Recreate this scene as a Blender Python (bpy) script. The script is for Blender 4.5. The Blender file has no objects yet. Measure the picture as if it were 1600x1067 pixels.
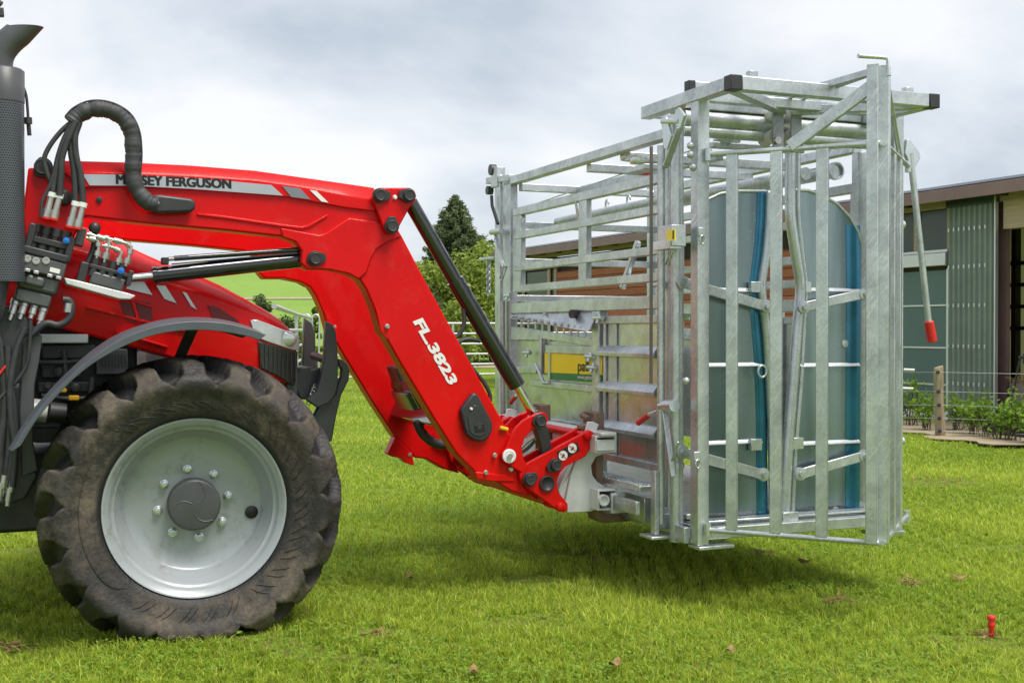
import bpy, math, random
import numpy as np
from math import sin, cos, pi, radians, atan, atan2, sqrt
from mathutils import Vector

rng = np.random.default_rng(7)
random.seed(7)
S = bpy.context.scene
COL = S.collection

# ------------------------------------------------------------------ camera, sky, sun, exposure
CAMH = 1.36
PITCH = atan((533.5 - 515.0) / 1850.0)
cam_d = bpy.data.cameras.new('camera')
cam_d.sensor_width = 36.0
cam_d.lens = 1850.0 / 1600.0 * 36.0
cam_d.clip_start = 0.1
cam_d.clip_end = 3000
cam = bpy.data.objects.new('camera', cam_d)
COL.objects.link(cam)
cam.location = (0, 0, CAMH)
cam.rotation_euler = (pi / 2 - PITCH, 0, 0)
S.camera = cam

SUN_DIR = Vector((0.34, -0.30, 0.89)).normalized()      # towards the sun
W = bpy.data.worlds.new('World')
S.world = W
W.use_nodes = True
nt = W.node_tree
nt.nodes.clear()
def wn(t, **k):
    n = nt.nodes.new(t)
    for a, b in k.items():
        setattr(n, a, b)
    return n
wo = wn('ShaderNodeOutputWorld')
bg = wn('ShaderNodeBackground')
bg.inputs['Strength'].default_value = 0.1
sky = wn('ShaderNodeTexSky', sky_type='NISHITA')
sky.sun_disc = False
sky.sun_elevation = math.asin(SUN_DIR.z)
sky.sun_rotation = atan2(SUN_DIR.x, SUN_DIR.y)
tc = wn('ShaderNodeTexCoord')
sep = wn('ShaderNodeSeparateXYZ')
nt.links.new(tc.outputs['Generated'], sep.inputs[0])
mx = wn('ShaderNodeMath', operation='MAXIMUM'); mx.inputs[1].default_value = 0.0
nt.links.new(sep.outputs[2], mx.inputs[0])
ad = wn('ShaderNodeMath', operation='ADD'); ad.inputs[1].default_value = 0.42
nt.links.new(mx.outputs[0], ad.inputs[0])
cmb = wn('ShaderNodeCombineXYZ')
for i in range(2):
    dv = wn('ShaderNodeMath', operation='DIVIDE')
    nt.links.new(sep.outputs[i], dv.inputs[0]); nt.links.new(ad.outputs[0], dv.inputs[1])
    nt.links.new(dv.outputs[0], cmb.inputs[i])
mp = wn('ShaderNodeMapping')
mp.inputs['Location'].default_value = (13.458, -0.946, 5.752)
nt.links.new(cmb.outputs[0], mp.inputs[0])
nz = wn('ShaderNodeTexNoise'); nz.inputs['Scale'].default_value = 1.35
nz.inputs['Detail'].default_value = 9; nz.inputs['Roughness'].default_value = 0.53
nz.inputs['Distortion'].default_value = 0.2
nt.links.new(mp.outputs[0], nz.inputs['Vector'])
rp = wn('ShaderNodeValToRGB')
rp.color_ramp.elements[0].position = 0.39
rp.color_ramp.elements[0].color = (2.85, 3.15, 3.55, 1)
rp.color_ramp.elements[1].position = 0.58
rp.color_ramp.elements[1].color = (5.1, 5.1, 5.15, 1)
e = rp.color_ramp.elements.new(0.49); e.color = (4.05, 4.25, 4.5, 1)
nt.links.new(nz.outputs['Fac'], rp.inputs[0])
mixw = wn('ShaderNodeMix', data_type='RGBA')
mixw.inputs[0].default_value = 0.9
nt.links.new(sky.outputs[0], mixw.inputs[6]); nt.links.new(rp.outputs[0], mixw.inputs[7])
nt.links.new(mixw.outputs[2], bg.inputs[0]); nt.links.new(bg.outputs[0], wo.inputs[0])

sun_d = bpy.data.lights.new('sun', 'SUN')
sun_d.energy = 2.05
sun_d.angle = radians(28)
sun_d.color = (1.0, 0.95, 0.87)
sun = bpy.data.objects.new('sun', sun_d)
COL.objects.link(sun)
sun.rotation_euler = SUN_DIR.to_track_quat('Z', 'Y').to_euler()
sun.location = SUN_DIR * 50

S.view_settings.view_transform = 'Standard'
S.view_settings.look = 'None'
S.view_settings.gamma = 1.0
S.view_settings.exposure = 1.0
S.view_settings.use_curve_mapping = False

# ------------------------------------------------------------------ frames: photo measurement -> place
F = 1850.0
def ray(u, v):
    a = (u - 800) / F; b = (533.5 - v) / F
    return (a, cos(PITCH) + b * sin(PITCH), -sin(PITCH) + b * cos(PITCH))
class Frame:
    def __init__(s, ox, oy, ang):
        s.o = (ox, oy); s.ang = ang
        s.ex = (cos(ang), sin(ang)); s.ey = (-sin(ang), cos(ang))
    def loc(s, w):
        d = (w[0] - s.o[0], w[1] - s.o[1])
        return (d[0] * s.ex[0] + d[1] * s.ex[1], d[0] * s.ey[0] + d[1] * s.ey[1], w[2])
    def world(s, p):
        return (s.o[0] + p[0] * s.ex[0] + p[1] * s.ey[0], s.o[1] + p[0] * s.ex[1] + p[1] * s.ey[1], p[2])
    def Y(s, u, v, y):
        d = ray(u, v); oe = s.o[0] * s.ey[0] + s.o[1] * s.ey[1]
        t = (y + oe) / (d[0] * s.ey[0] + d[1] * s.ey[1])
        return s.loc((t * d[0], t * d[1], CAMH + t * d[2]))
    def X(s, u, v, x):
        d = ray(u, v); oe = s.o[0] * s.ex[0] + s.o[1] * s.ex[1]
        t = (x + oe) / (d[0] * s.ex[0] + d[1] * s.ex[1])
        return s.loc((t * d[0], t * d[1], CAMH + t * d[2]))
    def Z(s, u, v, z):
        d = ray(u, v); t = (z - CAMH) / d[2]
        return s.loc((t * d[0], t * d[1], z))
T = Frame(-1.34, 5.06, radians(22.5))       # tractor / loader / crush
WF = Frame(0, 0, 0)                         # world
B = Frame(7.20, 15.81, atan2(-0.907, 0.421))  # barn: wall plane y = 0

# ------------------------------------------------------------------ geometry helper
class G:
    def __init__(s):
        s.v = []; s.f = []; s.sm = []
    def add(s, vs, fs, smooth=False):
        k = len(s.v)
        s.v += [tuple(map(float, p)) for p in vs]
        s.f += [tuple(i + k for i in q) for q in fs]
        s.sm += [smooth] * len(fs)
        return s
    def box(s, a, b):
        x0, y0, z0 = [min(a[i], b[i]) for i in range(3)]; x1, y1, z1 = [max(a[i], b[i]) for i in range(3)]
        return s.add([(x0, y0, z0), (x1, y0, z0), (x1, y1, z0), (x0, y1, z0), (x0, y0, z1), (x1, y0, z1), (x1, y1, z1), (x0, y1, z1)],
                     [(0, 3, 2, 1), (4, 5, 6, 7), (0, 1, 5, 4), (1, 2, 6, 5), (2, 3, 7, 6), (3, 0, 4, 7)])
    def bar(s, p, q, w, h, up=(0, 0, 1)):
        p = Vector(p); q = Vector(q); d = (q - p).normalized(); u = Vector(up)
        if abs(d.dot(u)) > 0.98: u = Vector((0, 1, 0))
        sd = d.cross(u).normalized(); u = sd.cross(d).normalized()
        vs = []
        for c in (p, q):
            for a, b in ((-1, -1), (1, -1), (1, 1), (-1, 1)):
                vs.append(c + sd * (a * w / 2) + u * (b * h / 2))
        return s.add(vs, [(0, 1, 2, 3), (7, 6, 5, 4), (0, 4, 5, 1), (1, 5, 6, 2), (2, 6, 7, 3), (3, 7, 4, 0)])
    def tube(s, pts, r, n=10, cap=True):
        pts = [Vector(p) for p in pts]
        rs = r if isinstance(r, (list, tuple)) else [r] * len(pts)
        vs = []; up = None
        for i, p in enumerate(pts):
            if i == 0: d = pts[1] - p
            elif i == len(pts) - 1: d = p - pts[i - 1]
            else: d = (pts[i + 1] - p).normalized() + (p - pts[i - 1]).normalized()
            d.normalize()
            if up is None:
                up = Vector((0, 0, 1)) if abs(d.z) < 0.9 else Vector((1, 0, 0))
            sd = d.cross(up).normalized(); up = sd.cross(d).normalized()
            for k in range(n):
                a = 2 * pi * k / n
                vs.append(p + sd * (cos(a) * rs[i]) + up * (sin(a) * rs[i]))
        fs = []
        for i in range(len(pts) - 1):
            for k in range(n):
                k2 = (k + 1) % n
                fs.append((i * n + k, i * n + k2, (i + 1) * n + k2, (i + 1) * n + k))
        s.add(vs, fs, True)
        if cap:
            k0 = len(s.v) - len(vs)
            s.f += [tuple(k0 + i for i in range(n - 1, -1, -1)), tuple(k0 + len(vs) - n + i for i in range(n))]
            s.sm += [False, False]
        return s
    def loft(s, rings, smooth=False, cap=True, closed=True):
        n = len(rings[0]); vs = [p for r in rings for p in r]; fs = []
        for i in range(len(rings) - 1):
            for k in range(n if closed else n - 1):
                k2 = (k + 1) % n
                fs.append((i * n + k, i * n + k2, (i + 1) * n + k2, (i + 1) * n + k))
        s.add(vs, fs, smooth)
        if cap:
            k0 = len(s.v) - len(vs)
            s.f += [tuple(k0 + i for i in range(n - 1, -1, -1)), tuple(k0 + len(vs) - n + i for i in range(n))]
            s.sm += [False, False]
        return s
    def polyY(s, pts, y0, y1, in0=None):
        return s.loft([[(p[0], y0, p[-1]) for p in pts], [(p[0], y1, p[-1]) for p in pts]])
    def polyX(s, pts, x0, x1):
        return s.loft([[(x0, p[-2], p[-1]) for p in pts], [(x1, p[-2], p[-1]) for p in pts]])
    def polyZ(s, pts, z0, z1):
        return s.loft([[(p[0], p[1], z0) for p in pts], [(p[0], p[1], z1) for p in pts]])
    def lathe(s, prof, c, axis='y', n=32, smooth=True, closed=False):
        """prof: list of (r, h) round an axis through c"""
        vs = []
        for r, h in prof:
            for k in range(n):
                a = 2 * pi * k / n
                if axis == 'y': vs.append((c[0] + r * cos(a), c[1] + h, c[2] + r * sin(a)))
                elif axis == 'z': vs.append((c[0] + r * cos(a), c[1] + r * sin(a), c[2] + h))
                else: vs.append((c[0] + h, c[1] + r * cos(a), c[2] + r * sin(a)))
        fs = []
        for i in range(len(prof) - 1):
            for k in range(n):
                k2 = (k + 1) % n
                fs.append((i * n + k, i * n + k2, (i + 1) * n + k2, (i + 1) * n + k))
        k0 = len(s.v)
        s.add(vs, fs, smooth)
        if not closed:
            s.f += [tuple(k0 + i for i in range(n)), tuple(k0 + len(vs) - n + i for i in range(n - 1, -1, -1))]
            s.sm += [False, False]
        return s
    def ball(s, c, r, n=10, sq=(1, 1, 1)):
        m = n // 2
        pr = [(max(1e-4, r * sin(pi * i / m)), -r * cos(pi * i / m)) for i in range(m + 1)]
        k0 = len(s.v); s.lathe(pr, (0, 0, 0), 'z', n)
        for i in range(k0, len(s.v)):
            p = s.v[i]; s.v[i] = (c[0] + p[0] * sq[0], c[1] + p[1] * sq[1], c[2] + p[2] * sq[2])
        return s

BASE = {}
def finish(o, label=None, cat=None, group=None, kind=None):
    if label: o['label'] = label
    if cat: o['category'] = cat
    if group: o['group'] = group
    if kind: o['kind'] = kind
    return o
def thing(name, label, cat, base, frame=T, group=None):
    o = bpy.data.objects.new(name, None); COL.objects.link(o)
    o.location = frame.world(base); o.rotation_euler = (0, 0, frame.ang)
    o.empty_display_size = 0.2
    BASE[o.name] = tuple(base)
    return finish(o, label, cat, group)
def build(g, name, mat, parent=None, bevel=0.0, base=None, frame=None, seg=2, label=None, pivot=None):
    """one mesh object; with a parent the points are in the parent's frame, less the thing's base"""
    pb = None
    if parent is not None:
        b = pb = BASE[parent.name]
        if pivot: b = pivot
    else: b = base or (0, 0, 0)
    me = bpy.data.meshes.new(name)
    me.from_pydata([(p[0] - b[0], p[1] - b[1], p[2] - b[2]) for p in g.v], [], g.f)
    me.polygons.foreach_set('use_smooth', g.sm)
    me.update()
    import bmesh
    bm = bmesh.new(); bm.from_mesh(me); bmesh.ops.recalc_face_normals(bm, faces=bm.faces); bm.to_mesh(me); bm.free()
    me.set_sharp_from_angle(angle=radians(62))
    me.materials.append(mat)
    o = bpy.data.objects.new(name, me); COL.objects.link(o)
    BASE[o.name] = b
    if parent is not None:
        o.parent = parent
        if pivot: o.location = [b[i] - pb[i] for i in range(3)]
    elif frame is not None:
        o.location = frame.world(b); o.rotation_euler = (0, 0, frame.ang)
    if bevel:
        m = o.modifiers.new('bevel', 'BEVEL'); m.width = bevel; m.segments = seg
        m.limit_method = 'ANGLE'; m.angle_limit = radians(35); m.use_clamp_overlap = True
    if label: o['label'] = label
    return o
def copy_tree(o, parent=None):
    c = o.copy(); COL.objects.link(c)
    BASE[c.name] = BASE.get(o.name, (0, 0, 0))
    if parent is not None: c.parent = parent
    for ch in list(o.children): copy_tree(ch, c)
    return c

# ------------------------------------------------------------------ materials
def srgb(r, g, b):
    f = lambda c: (c / 255 / 12.92) if c / 255 <= 0.04045 else ((c / 255 + 0.055) / 1.055) ** 2.4
    return (f(r), f(g), f(b), 1)
class Mt:
    def __init__(s, name):
        s.m = bpy.data.materials.new(name); s.m.use_nodes = True
        s.t = s.m.node_tree; s.b = s.t.nodes['Principled BSDF']; s.out = s.t.nodes['Material Output']
        s.tc = s.t.nodes.new('ShaderNodeTexCoord')
    def n(s, typ, **k):
        x = s.t.nodes.new(typ)
        for a, b in k.items(): setattr(x, a, b)
        return x
    def l(s, a, b): s.t.links.new(a, b)
    def mapping(s, scale=(1, 1, 1), rot=(0, 0, 0), src='Object'):
        m = s.n('ShaderNodeMapping'); m.inputs['Scale'].default_value = scale; m.inputs['Rotation'].default_value = rot
        s.l(s.tc.outputs[src], m.inputs[0]); return m.outputs[0]
    def noise(s, scale, detail=4, rough=0.5, vec=None, dist=0):
        x = s.n('ShaderNodeTexNoise'); x.inputs['Scale'].default_value = scale; x.inputs['Detail'].default_value = detail
        x.inputs['Roughness'].default_value = rough; x.inputs['Distortion'].default_value = dist
        s.l(vec if vec else s.tc.outputs['Object'], x.inputs['Vector']); return x.outputs['Fac']
    def ramp(s, fac, stops):
        x = s.n('ShaderNodeValToRGB'); cr = x.color_ramp
        while len(cr.elements) > 1: cr.elements.remove(cr.elements[-1])
        cr.elements[0].position = stops[0][0]; cr.elements[0].color = stops[0][1]
        for p, c in stops[1:]:
            e = cr.elements.new(p); e.color = c
        s.l(fac, x.inputs[0]); return x.outputs[0]
    def mix(s, fac, a, b, mode='MIX'):
        x = s.n('ShaderNodeMix', data_type='RGBA', blend_type=mode)
        for i, q in ((0, fac), (6, a), (7, b)):
            if hasattr(q, 'links'): s.l(q, x.inputs[i])
            elif i == 0: x.inputs[0].default_value = q
            else: x.inputs[i].default_value = q
        return x.outputs[2]
    def math(s, op, a, b=0.0):
        x = s.n('ShaderNodeMath', operation=op)
        for i, q in ((0, a), (1, b)):
            if hasattr(q, 'links'): s.l(q, x.inputs[i])
            else: x.inputs[i].default_value = q
        return x.outputs[0]
    def set(s, **k):
        for a, q in k.items():
            i = s.b.inputs[a.replace('_', ' ')]
            if hasattr(q, 'links'): s.l(q, i)
            else: i.default_value = q
        return s
    def bump(s, h, strength=0.3, dist=0.01):
        x = s.n('ShaderNodeBump'); x.inputs['Strength'].default_value = strength; x.inputs['Distance'].default_value = dist
        s.l(h, x.inputs['Height']); s.l(x.outputs[0], s.b.inputs['Normal']); return s
def g4(v, k=1.0): return (v * k, v * k, v * k, 1)
def simple(name, col, rough=0.5, metal=0.0, var=0.12, scale=6, bump=0.0, bscale=80, coat=0.0, spec=0.5):
    m = Mt(name)
    d = tuple(c * (1 - var) for c in col[:3]) + (1,); u = tuple(min(1, c * (1 + var)) for c in col[:3]) + (1,)
    n = m.noise(scale, 6, 0.6)
    m.set(Base_Color=m.ramp(n, [(0.3, d), (0.7, u)]), Metallic=metal)
    r = m.math('MULTIPLY_ADD', m.noise(scale * 2.3, 4), 0.16 * (0.3 + rough)); 
    r.node.inputs[2].default_value = max(0.03, rough - 0.08 * (0.3 + rough))
    m.set(Roughness=r, Specular_IOR_Level=spec)
    if coat: m.set(Coat_Weight=coat, Coat_Roughness=0.08)
    if bump: m.bump(m.noise(bscale, 4, 0.6), bump, 0.004)
    return m.m
def red_paint():
    m = Mt('red_paint')
    n = m.noise(3, 5); base = m.ramp(n, [(0.3, (0.60, 0.003, 0.004, 1)), (0.7, (0.69, 0.004, 0.005, 1))])
    drops = m.n('ShaderNodeTexVoronoi'); drops.inputs['Scale'].default_value = 42; m.l(m.tc.outputs['Object'], drops.inputs['Vector'])
    dm = m.math('LESS_THAN', drops.outputs['Distance'], 0.13)
    dm2 = m.math('MULTIPLY', dm, m.math('GREATER_THAN', m.noise(5, 3), 0.52))
    base = m.mix(m.math('MULTIPLY', dm2, 0.7), base, (0.16, 0.02, 0.02, 1))
    dust = m.ramp(m.noise(9, 8, 0.7), [(0.55, g4(0)), (0.78, g4(0.12))])
    m.set(Base_Color=m.mix(dust, base, (0.45, 0.22, 0.18, 1)), Roughness=m.math('MULTIPLY_ADD', m.noise(14, 5), 0.16), Coat_Weight=0.16, Coat_Roughness=0.06, Specular_IOR_Level=0.14)
    m.b.inputs['Roughness'].links[0].from_node.inputs[2].default_value = 0.30
    m.bump(m.noise(160, 2), 0.03, 0.002)
    return m.m
def galv(name, lo=0.46, hi=0.74, rough=0.34, tint=(0.925, 0.985, 1.015), strokes=0.45, metal=0.72):
    m = Mt(name)
    c = lambda v: (v * tint[0], v * tint[1], v * tint[2], 1)
    sp = m.n('ShaderNodeTexVoronoi'); sp.inputs['Scale'].default_value = 85; m.l(m.tc.outputs['Object'], sp.inputs['Vector'])
    spx = m.n('ShaderNodeSeparateColor'); m.l(sp.outputs['Color'], spx.inputs[0])
    n1 = m.noise(7, 6, 0.65)
    f = m.math('ADD', m.math('MULTIPLY', n1, 0.88), m.math('MULTIPLY', spx.outputs[0], 0.12))
    base = m.ramp(f, [(0.32, c(lo)), (0.68, c(hi))])
    # slanting white drag marks of the zinc bath
    mp2 = m.n('ShaderNodeMapping'); mp2.inputs['Scale'].default_value = (9, 9, 110); m.l(m.mapping((1, 1, 1), (0.72, 0.72, 0.2)), mp2.inputs[0])
    st = m.noise(1.0, 3, 0.55, mp2.outputs[0])
    st2 = m.math('MULTIPLY', m.ramp(st, [(0.56, g4(0)), (0.62, g4(1))]), m.ramp(m.noise(3.3, 3), [(0.44, g4(0)), (0.56, g4(1))]))
    base = m.mix(m.math('MULTIPLY', st2, strokes), base, (0.86, 0.88, 0.88, 1))
    r = m.math('MULTIPLY_ADD', m.noise(11, 5, 0.6), 0.34); r.node.inputs[2].default_value = rough - 0.14
    m.set(Base_Color=base, Metallic=metal, Roughness=r)
    m.bump(m.math('ADD', m.noise(60, 5, 0.6), m.math('MULTIPLY', m.noise(9, 2), 2.0)), 0.10, 0.004)
    return m.m
def rubber_mud():
    m = Mt('muddy_rubber')
    n = m.noise(2.6, 9, 0.70, dist=0.8); n2 = m.noise(16, 8, 0.7); n3 = m.noise(70, 4, 0.6)
    f = m.math('ADD', m.math('MULTIPLY', n, 0.6), m.math('MULTIPLY', n2, 0.4))
    mud = m.ramp(n3, [(0.3, (0.058, 0.045, 0.034, 1)), (0.7, (0.165, 0.128, 0.095, 1))])
    att = m.n('ShaderNodeAttribute'); att.attribute_name = 'mud'
    k = m.ramp(f, [(0.44, g4(0.10)), (0.60, g4(1))])
    k = m.math('MULTIPLY', k, att.outputs['Fac'])
    big = m.noise(1.7, 3, 0.5)
    mud = m.mix(m.ramp(big, [(0.42, g4(0)), (0.62, g4(0.6))]), mud, (0.22, 0.184, 0.142, 1))
    k = m.math('MULTIPLY', k, m.ramp(m.noise(2.2, 4, 0.6), [(0.36, g4(0.35)), (0.55, g4(1))]))
    base = m.mix(k, (0.020, 0.020, 0.021, 1), mud)
    m.set(Base_Color=base, Roughness=m.ramp(k, [(0.0, g4(0.42)), (0.5, g4(0.85))]), Specular_IOR_Level=0.4)
    m.bump(m.math('ADD', n2, m.math('MULTIPLY', n3, 0.5)), 0.5, 0.012)
    return m.m
def grass_blade():
    m = Mt('grass_blade')
    a = m.n('ShaderNodeAttribute'); a.attribute_name = 'tone'
    m.set(Base_Color=a.outputs['Color'], Roughness=0.55, Specular_IOR_Level=0.25)
    tr = m.n('ShaderNodeBsdfTranslucent'); m.l(a.outputs['Color'], tr.inputs[0])
    mx = m.n('ShaderNodeMixShader'); mx.inputs[0].default_value = 0.5
    m.l(m.b.outputs[0], mx.inputs[1]); m.l(tr.outputs[0], mx.inputs[2]); m.l(mx.outputs[0], m.out.inputs[0])
    return m.m
def ground_mat():
    m = Mt('meadow_ground')
    n = m.noise(0.5, 8, 0.6); n2 = m.noise(9, 8, 0.7); n3 = m.noise(60, 4, 0.7)
    c = m.ramp(n2, [(0.3, (0.13, 0.20, 0.018, 1)), (0.6, (0.22, 0.34, 0.025, 1)), (0.8, (0.34, 0.40, 0.07, 1))])
    c = m.mix(m.ramp(n, [(0.35, g4(0)), (0.7, g4(0.5))]), c, (0.13, 0.24, 0.022, 1))
    c = m.mix(m.ramp(n3, [(0.4, g4(0.5)), (0.6, g4(0.0))]), c, (0.09, 0.10, 0.025, 1))
    m.set(Base_Color=c, Roughness=0.9, Specular_IOR_Level=0.1)
    m.bump(n3, 0.6, 0.03)
    return m.m
def hill_mat():
    m = Mt('hill_meadow')
    n = m.noise(0.05, 8, 0.6); n2 = m.noise(0.8, 6, 0.7)
    c = m.ramp(n, [(0.3, (0.17, 0.29, 0.05, 1)), (0.7, (0.23, 0.35, 0.075, 1))])
    c = m.mix(m.ramp(n2, [(0.4, g4(0)), (0.7, g4(0.4))]), c, (0.13, 0.22, 0.04, 1))
    m.set(Base_Color=c, Roughness=0.95, Specular_IOR_Level=0.1); return m.m
def leaf_mat(name, dark, light, trans=0.3):
    m = Mt(name)
    a = m.n('ShaderNodeAttribute'); a.attribute_name = 'tone'
    c = m.mix(a.outputs['Fac'], dark + (1,), light + (1,))
    m.set(Base_Color=c, Roughness=0.6, Specular_IOR_Level=0.25)
    tr = m.n('ShaderNodeBsdfTranslucent'); m.l(c, tr.inputs[0])
    mx = m.n('ShaderNodeMixShader'); mx.inputs[0].default_value = trans
    m.l(m.b.outputs[0], mx.inputs[1]); m.l(tr.outputs[0], mx.inputs[2]); m.l(mx.outputs[0], m.out.inputs[0])
    return m.m
def wood(name, a, b, sc=(2, 40, 40), rough=0.7):
    m = Mt(name)
    n = m.noise(1.0, 6, 0.6, m.mapping(sc), 0.5)
    oi = m.n('ShaderNodeObjectInfo')
    c = m.ramp(n, [(0.3, a + (1,)), (0.7, b + (1,))])
    v = m.math('MULTIPLY_ADD', oi.outputs['Random'], 0.5); v.node.inputs[2].default_value = 0.75
    hs = m.n('ShaderNodeHueSaturation'); m.l(v, hs.inputs['Value']); m.l(c, hs.inputs['Color'])
    m.set(Base_Color=hs.outputs[0], Roughness=rough, Specular_IOR_Level=0.3)
    m.bump(n, 0.3, 0.01); return m.m
def perforated():
    m = Mt('perforated_exhaust_shield')
    uv = m.n('ShaderNodeSeparateXYZ'); m.l(m.tc.outputs['Object'], uv.inputs[0])
    ang = m.math('ARCTAN2', uv.outputs[1], uv.outputs[0])
    u = m.math('MULTIPLY', ang, 26 / pi); v = m.math('MULTIPLY', uv.outputs[2], 95.0)
    row = m.math('MODULO', m.math('FLOOR', v), 2.0)
    uu = m.math('FRACT', m.math('ADD', u, m.math('MULTIPLY', row, 0.5))); vv = m.math('FRACT', v)
    dx = m.math('SUBTRACT', uu, 0.5); dy = m.math('SUBTRACT', vv, 0.5)
    d = m.math('SQRT', m.math('ADD', m.math('MULTIPLY', dx, dx), m.math('MULTIPLY', dy, dy)))
    hole = m.math('LESS_THAN', d, 0.30)
    m.set(Base_Color=m.mix(hole, (0.10, 0.11, 0.125, 1), (0.006, 0.004, 0.005, 1)), Roughness=0.38, Metallic=0.3)
    return m.m

M = {}
M['red'] = red_paint()
M['galv'] = galv('galvanised_steel')
M['galv_sheet'] = galv('galvanised_sheet', 0.52, 0.72, 0.28, (0.97, 1.0, 0.98), 0.3, 0.85)
_m = Mt('sheet_metal_painted_reflections')
_w = _m.noise(1.0, 2, 0.4, _m.mapping((5.5, 5.5, 0.55))); _w2 = _m.noise(1.0, 2, 0.5, _m.mapping((1.2, 1.2, 1.6))); _sc = _m.noise(1.0, 3, 0.6, _m.mapping((60, 60, 3)))
_v = _m.n('ShaderNodeTexVoronoi'); _v.inputs['Scale'].default_value = 38; _m.l(_m.tc.outputs['Object'], _v.inputs['Vector'])
_d = _m.math('MULTIPLY', _m.math('LESS_THAN', _v.outputs['Distance'], 0.11), _m.math('GREATER_THAN', _m.noise(4, 2), 0.53))
_c = _m.ramp(_w, [(0.32, (0.10, 0.145, 0.17, 1)), (0.5, (0.18, 0.24, 0.265, 1)), (0.68, (0.30, 0.375, 0.40, 1))])  # dark tone and soft upright bands paint the sheet's reflections into its colour
_c = _m.mix(_m.math('MULTIPLY', _d, 0.6), _c, (0.62, 0.66, 0.66, 1))
_m.set(Base_Color=_c, Metallic=0.85, Roughness=_m.ramp(_sc, [(0.3, g4(0.26)), (0.7, g4(0.40))]))
_m.bump(_m.math('ADD', _w, _w2), 0.35, 0.03)
M['gate_sheet'] = _m.m
M['zinc'] = galv('bright_zinc', 0.55, 0.75, 0.24, (0.92, 0.99, 1.0), 0.0, 0.75)
M['blue_band'] = simple('blue_glossy_band', (0.03, 0.18, 0.29, 1), 0.2, 0.6, 0.25, 5, coat=0.4)
M['blue_fade'] = simple('bluish_sheet_metal', (0.075, 0.20, 0.27, 1), 0.2, 0.7, 0.15, 5)
M['chrome'] = simple('chrome_rod', (0.78, 0.79, 0.80, 1), 0.12, 1.0, 0.04)
M['fitting'] = simple('steel_fitting', (0.50, 0.49, 0.47, 1), 0.28, 0.8, 0.15, 30)
M['rim'] = simple('grey_rim_paint', (0.31, 0.345, 0.365, 1), 0.34, 0.15, 0.05, 4, 0.03, 120, coat=0.25)
_m = Mt('dusty_rim_grey'); _n = _m.noise(5, 8, 0.72); _s = _m.noise(26, 4, 0.6)
_k = _m.math('MULTIPLY', _m.ramp(_n, [(0.48, g4(0)), (0.68, g4(0.75))]), _m.ramp(_s, [(0.45, g4(0.1)), (0.62, g4(1))]))
_m.set(Base_Color=_m.mix(_k, (0.35, 0.378, 0.395, 1), (0.17, 0.17, 0.13, 1)), Roughness=_m.ramp(_n, [(0.3, g4(0.28)), (0.8, g4(0.5))]), Metallic=0.15, Coat_Weight=0.2)
M['rim'] = _m.m
M['hub'] = simple('dark_grey_paint', (0.075, 0.078, 0.082, 1), 0.42, 0.1, 0.15, 9)
M['anthracite'] = simple('anthracite_paint', (0.055, 0.058, 0.063, 1), 0.40, 0.1, 0.2, 7, 0.04)
M['black_plastic'] = simple('black_plastic', (0.034, 0.034, 0.037, 1), 0.42, 0.0, 0.2, 12, 0.06, 200)
M['black_gloss'] = simple('black_cylinder_paint', (0.012, 0.013, 0.016, 1), 0.12, 0.0, 0.3, 6, coat=1.0)
M['hose'] = simple('black_hose_rubber', (0.036, 0.037, 0.040, 1), 0.5, 0.0, 0.3, 20, 0.1, 150)
M['sleeve'] = simple('woven_hose_sleeve', (0.042, 0.044, 0.048, 1), 0.6, 0.0, 0.35, 14, 0.5, 60)
M['fender'] = simple('dull_grey_plastic_mudguard', (0.085, 0.097, 0.115, 1), 0.42, 0.0, 0.12, 10, 0.05)
M['block'] = simple('grey_cast_block', (0.12, 0.122, 0.125, 1), 0.45, 0.5, 0.12, 10, 0.08, 120)
M['engine'] = simple('engine_grey', (0.042, 0.045, 0.048, 1), 0.5, 0.2, 0.4, 8, 0.1, 60)
M['filter'] = simple('white_filter_can', (0.62, 0.63, 0.62, 1), 0.35, 0.0, 0.06)
M['yellow'] = simple('yellow_plastic', (0.75, 0.42, 0.015, 1), 0.4, 0.0, 0.08)
M['sign_yellow'] = simple('yellow_sign_print', (1.0, 0.78, 0.01, 1), 0.3, 0.0, 0.03)
M['sign_green'] = simple('green_sign_print', (0.01, 0.19, 0.075, 1), 0.3, 0.0, 0.05)
M['white'] = simple('white_print', (0.80, 0.80, 0.80, 1), 0.4, 0.0, 0.03)
M['ink'] = simple('black_print', (0.012, 0.012, 0.012, 1), 0.4, 0.0, 0.05)
M['silver'] = simple('silver_decal', (0.50, 0.52, 0.56, 1), 0.30, 0.55, 0.12, 3)
M['grey_decal'] = simple('dark_silver_decal', (0.24, 0.26, 0.29, 1), 0.30, 0.5, 0.1, 3)
M['lamp'] = simple('headlight_lens', (0.62, 0.64, 0.64, 1), 0.14, 0.5, 0.1, 10, coat=0.6)
M['red_grip'] = simple('red_rubber_grip', (0.68, 0.025, 0.018, 1), 0.45, 0.0, 0.08, 10, 0.05)
M['hitch'] = simple('light_grey_hitch_paint', (0.66, 0.67, 0.67, 1), 0.38, 0.1, 0.15, 7, 0.05)
M['rust'] = simple('rusty_brown_fork', (0.23, 0.155, 0.115, 1), 0.55, 0.3, 0.45, 9, 0.25, 60)
M['nylon'] = simple('white_nylon_roller', (0.62, 0.62, 0.58, 1), 0.45, 0.0, 0.05)
M['blue_cap'] = simple('blue_plastic_cap', (0.01, 0.16, 0.60, 1), 0.35, 0.0, 0.05)
M['tyre'] = rubber_mud()
M['blade'] = grass_blade()
M['ground'] = ground_mat()
M['hill'] = hill_mat()
M['perf'] = perforated()
M['plank'] = wood('red_brown_planks', (0.36, 0.115, 0.055), (0.52, 0.20, 0.105))
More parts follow.
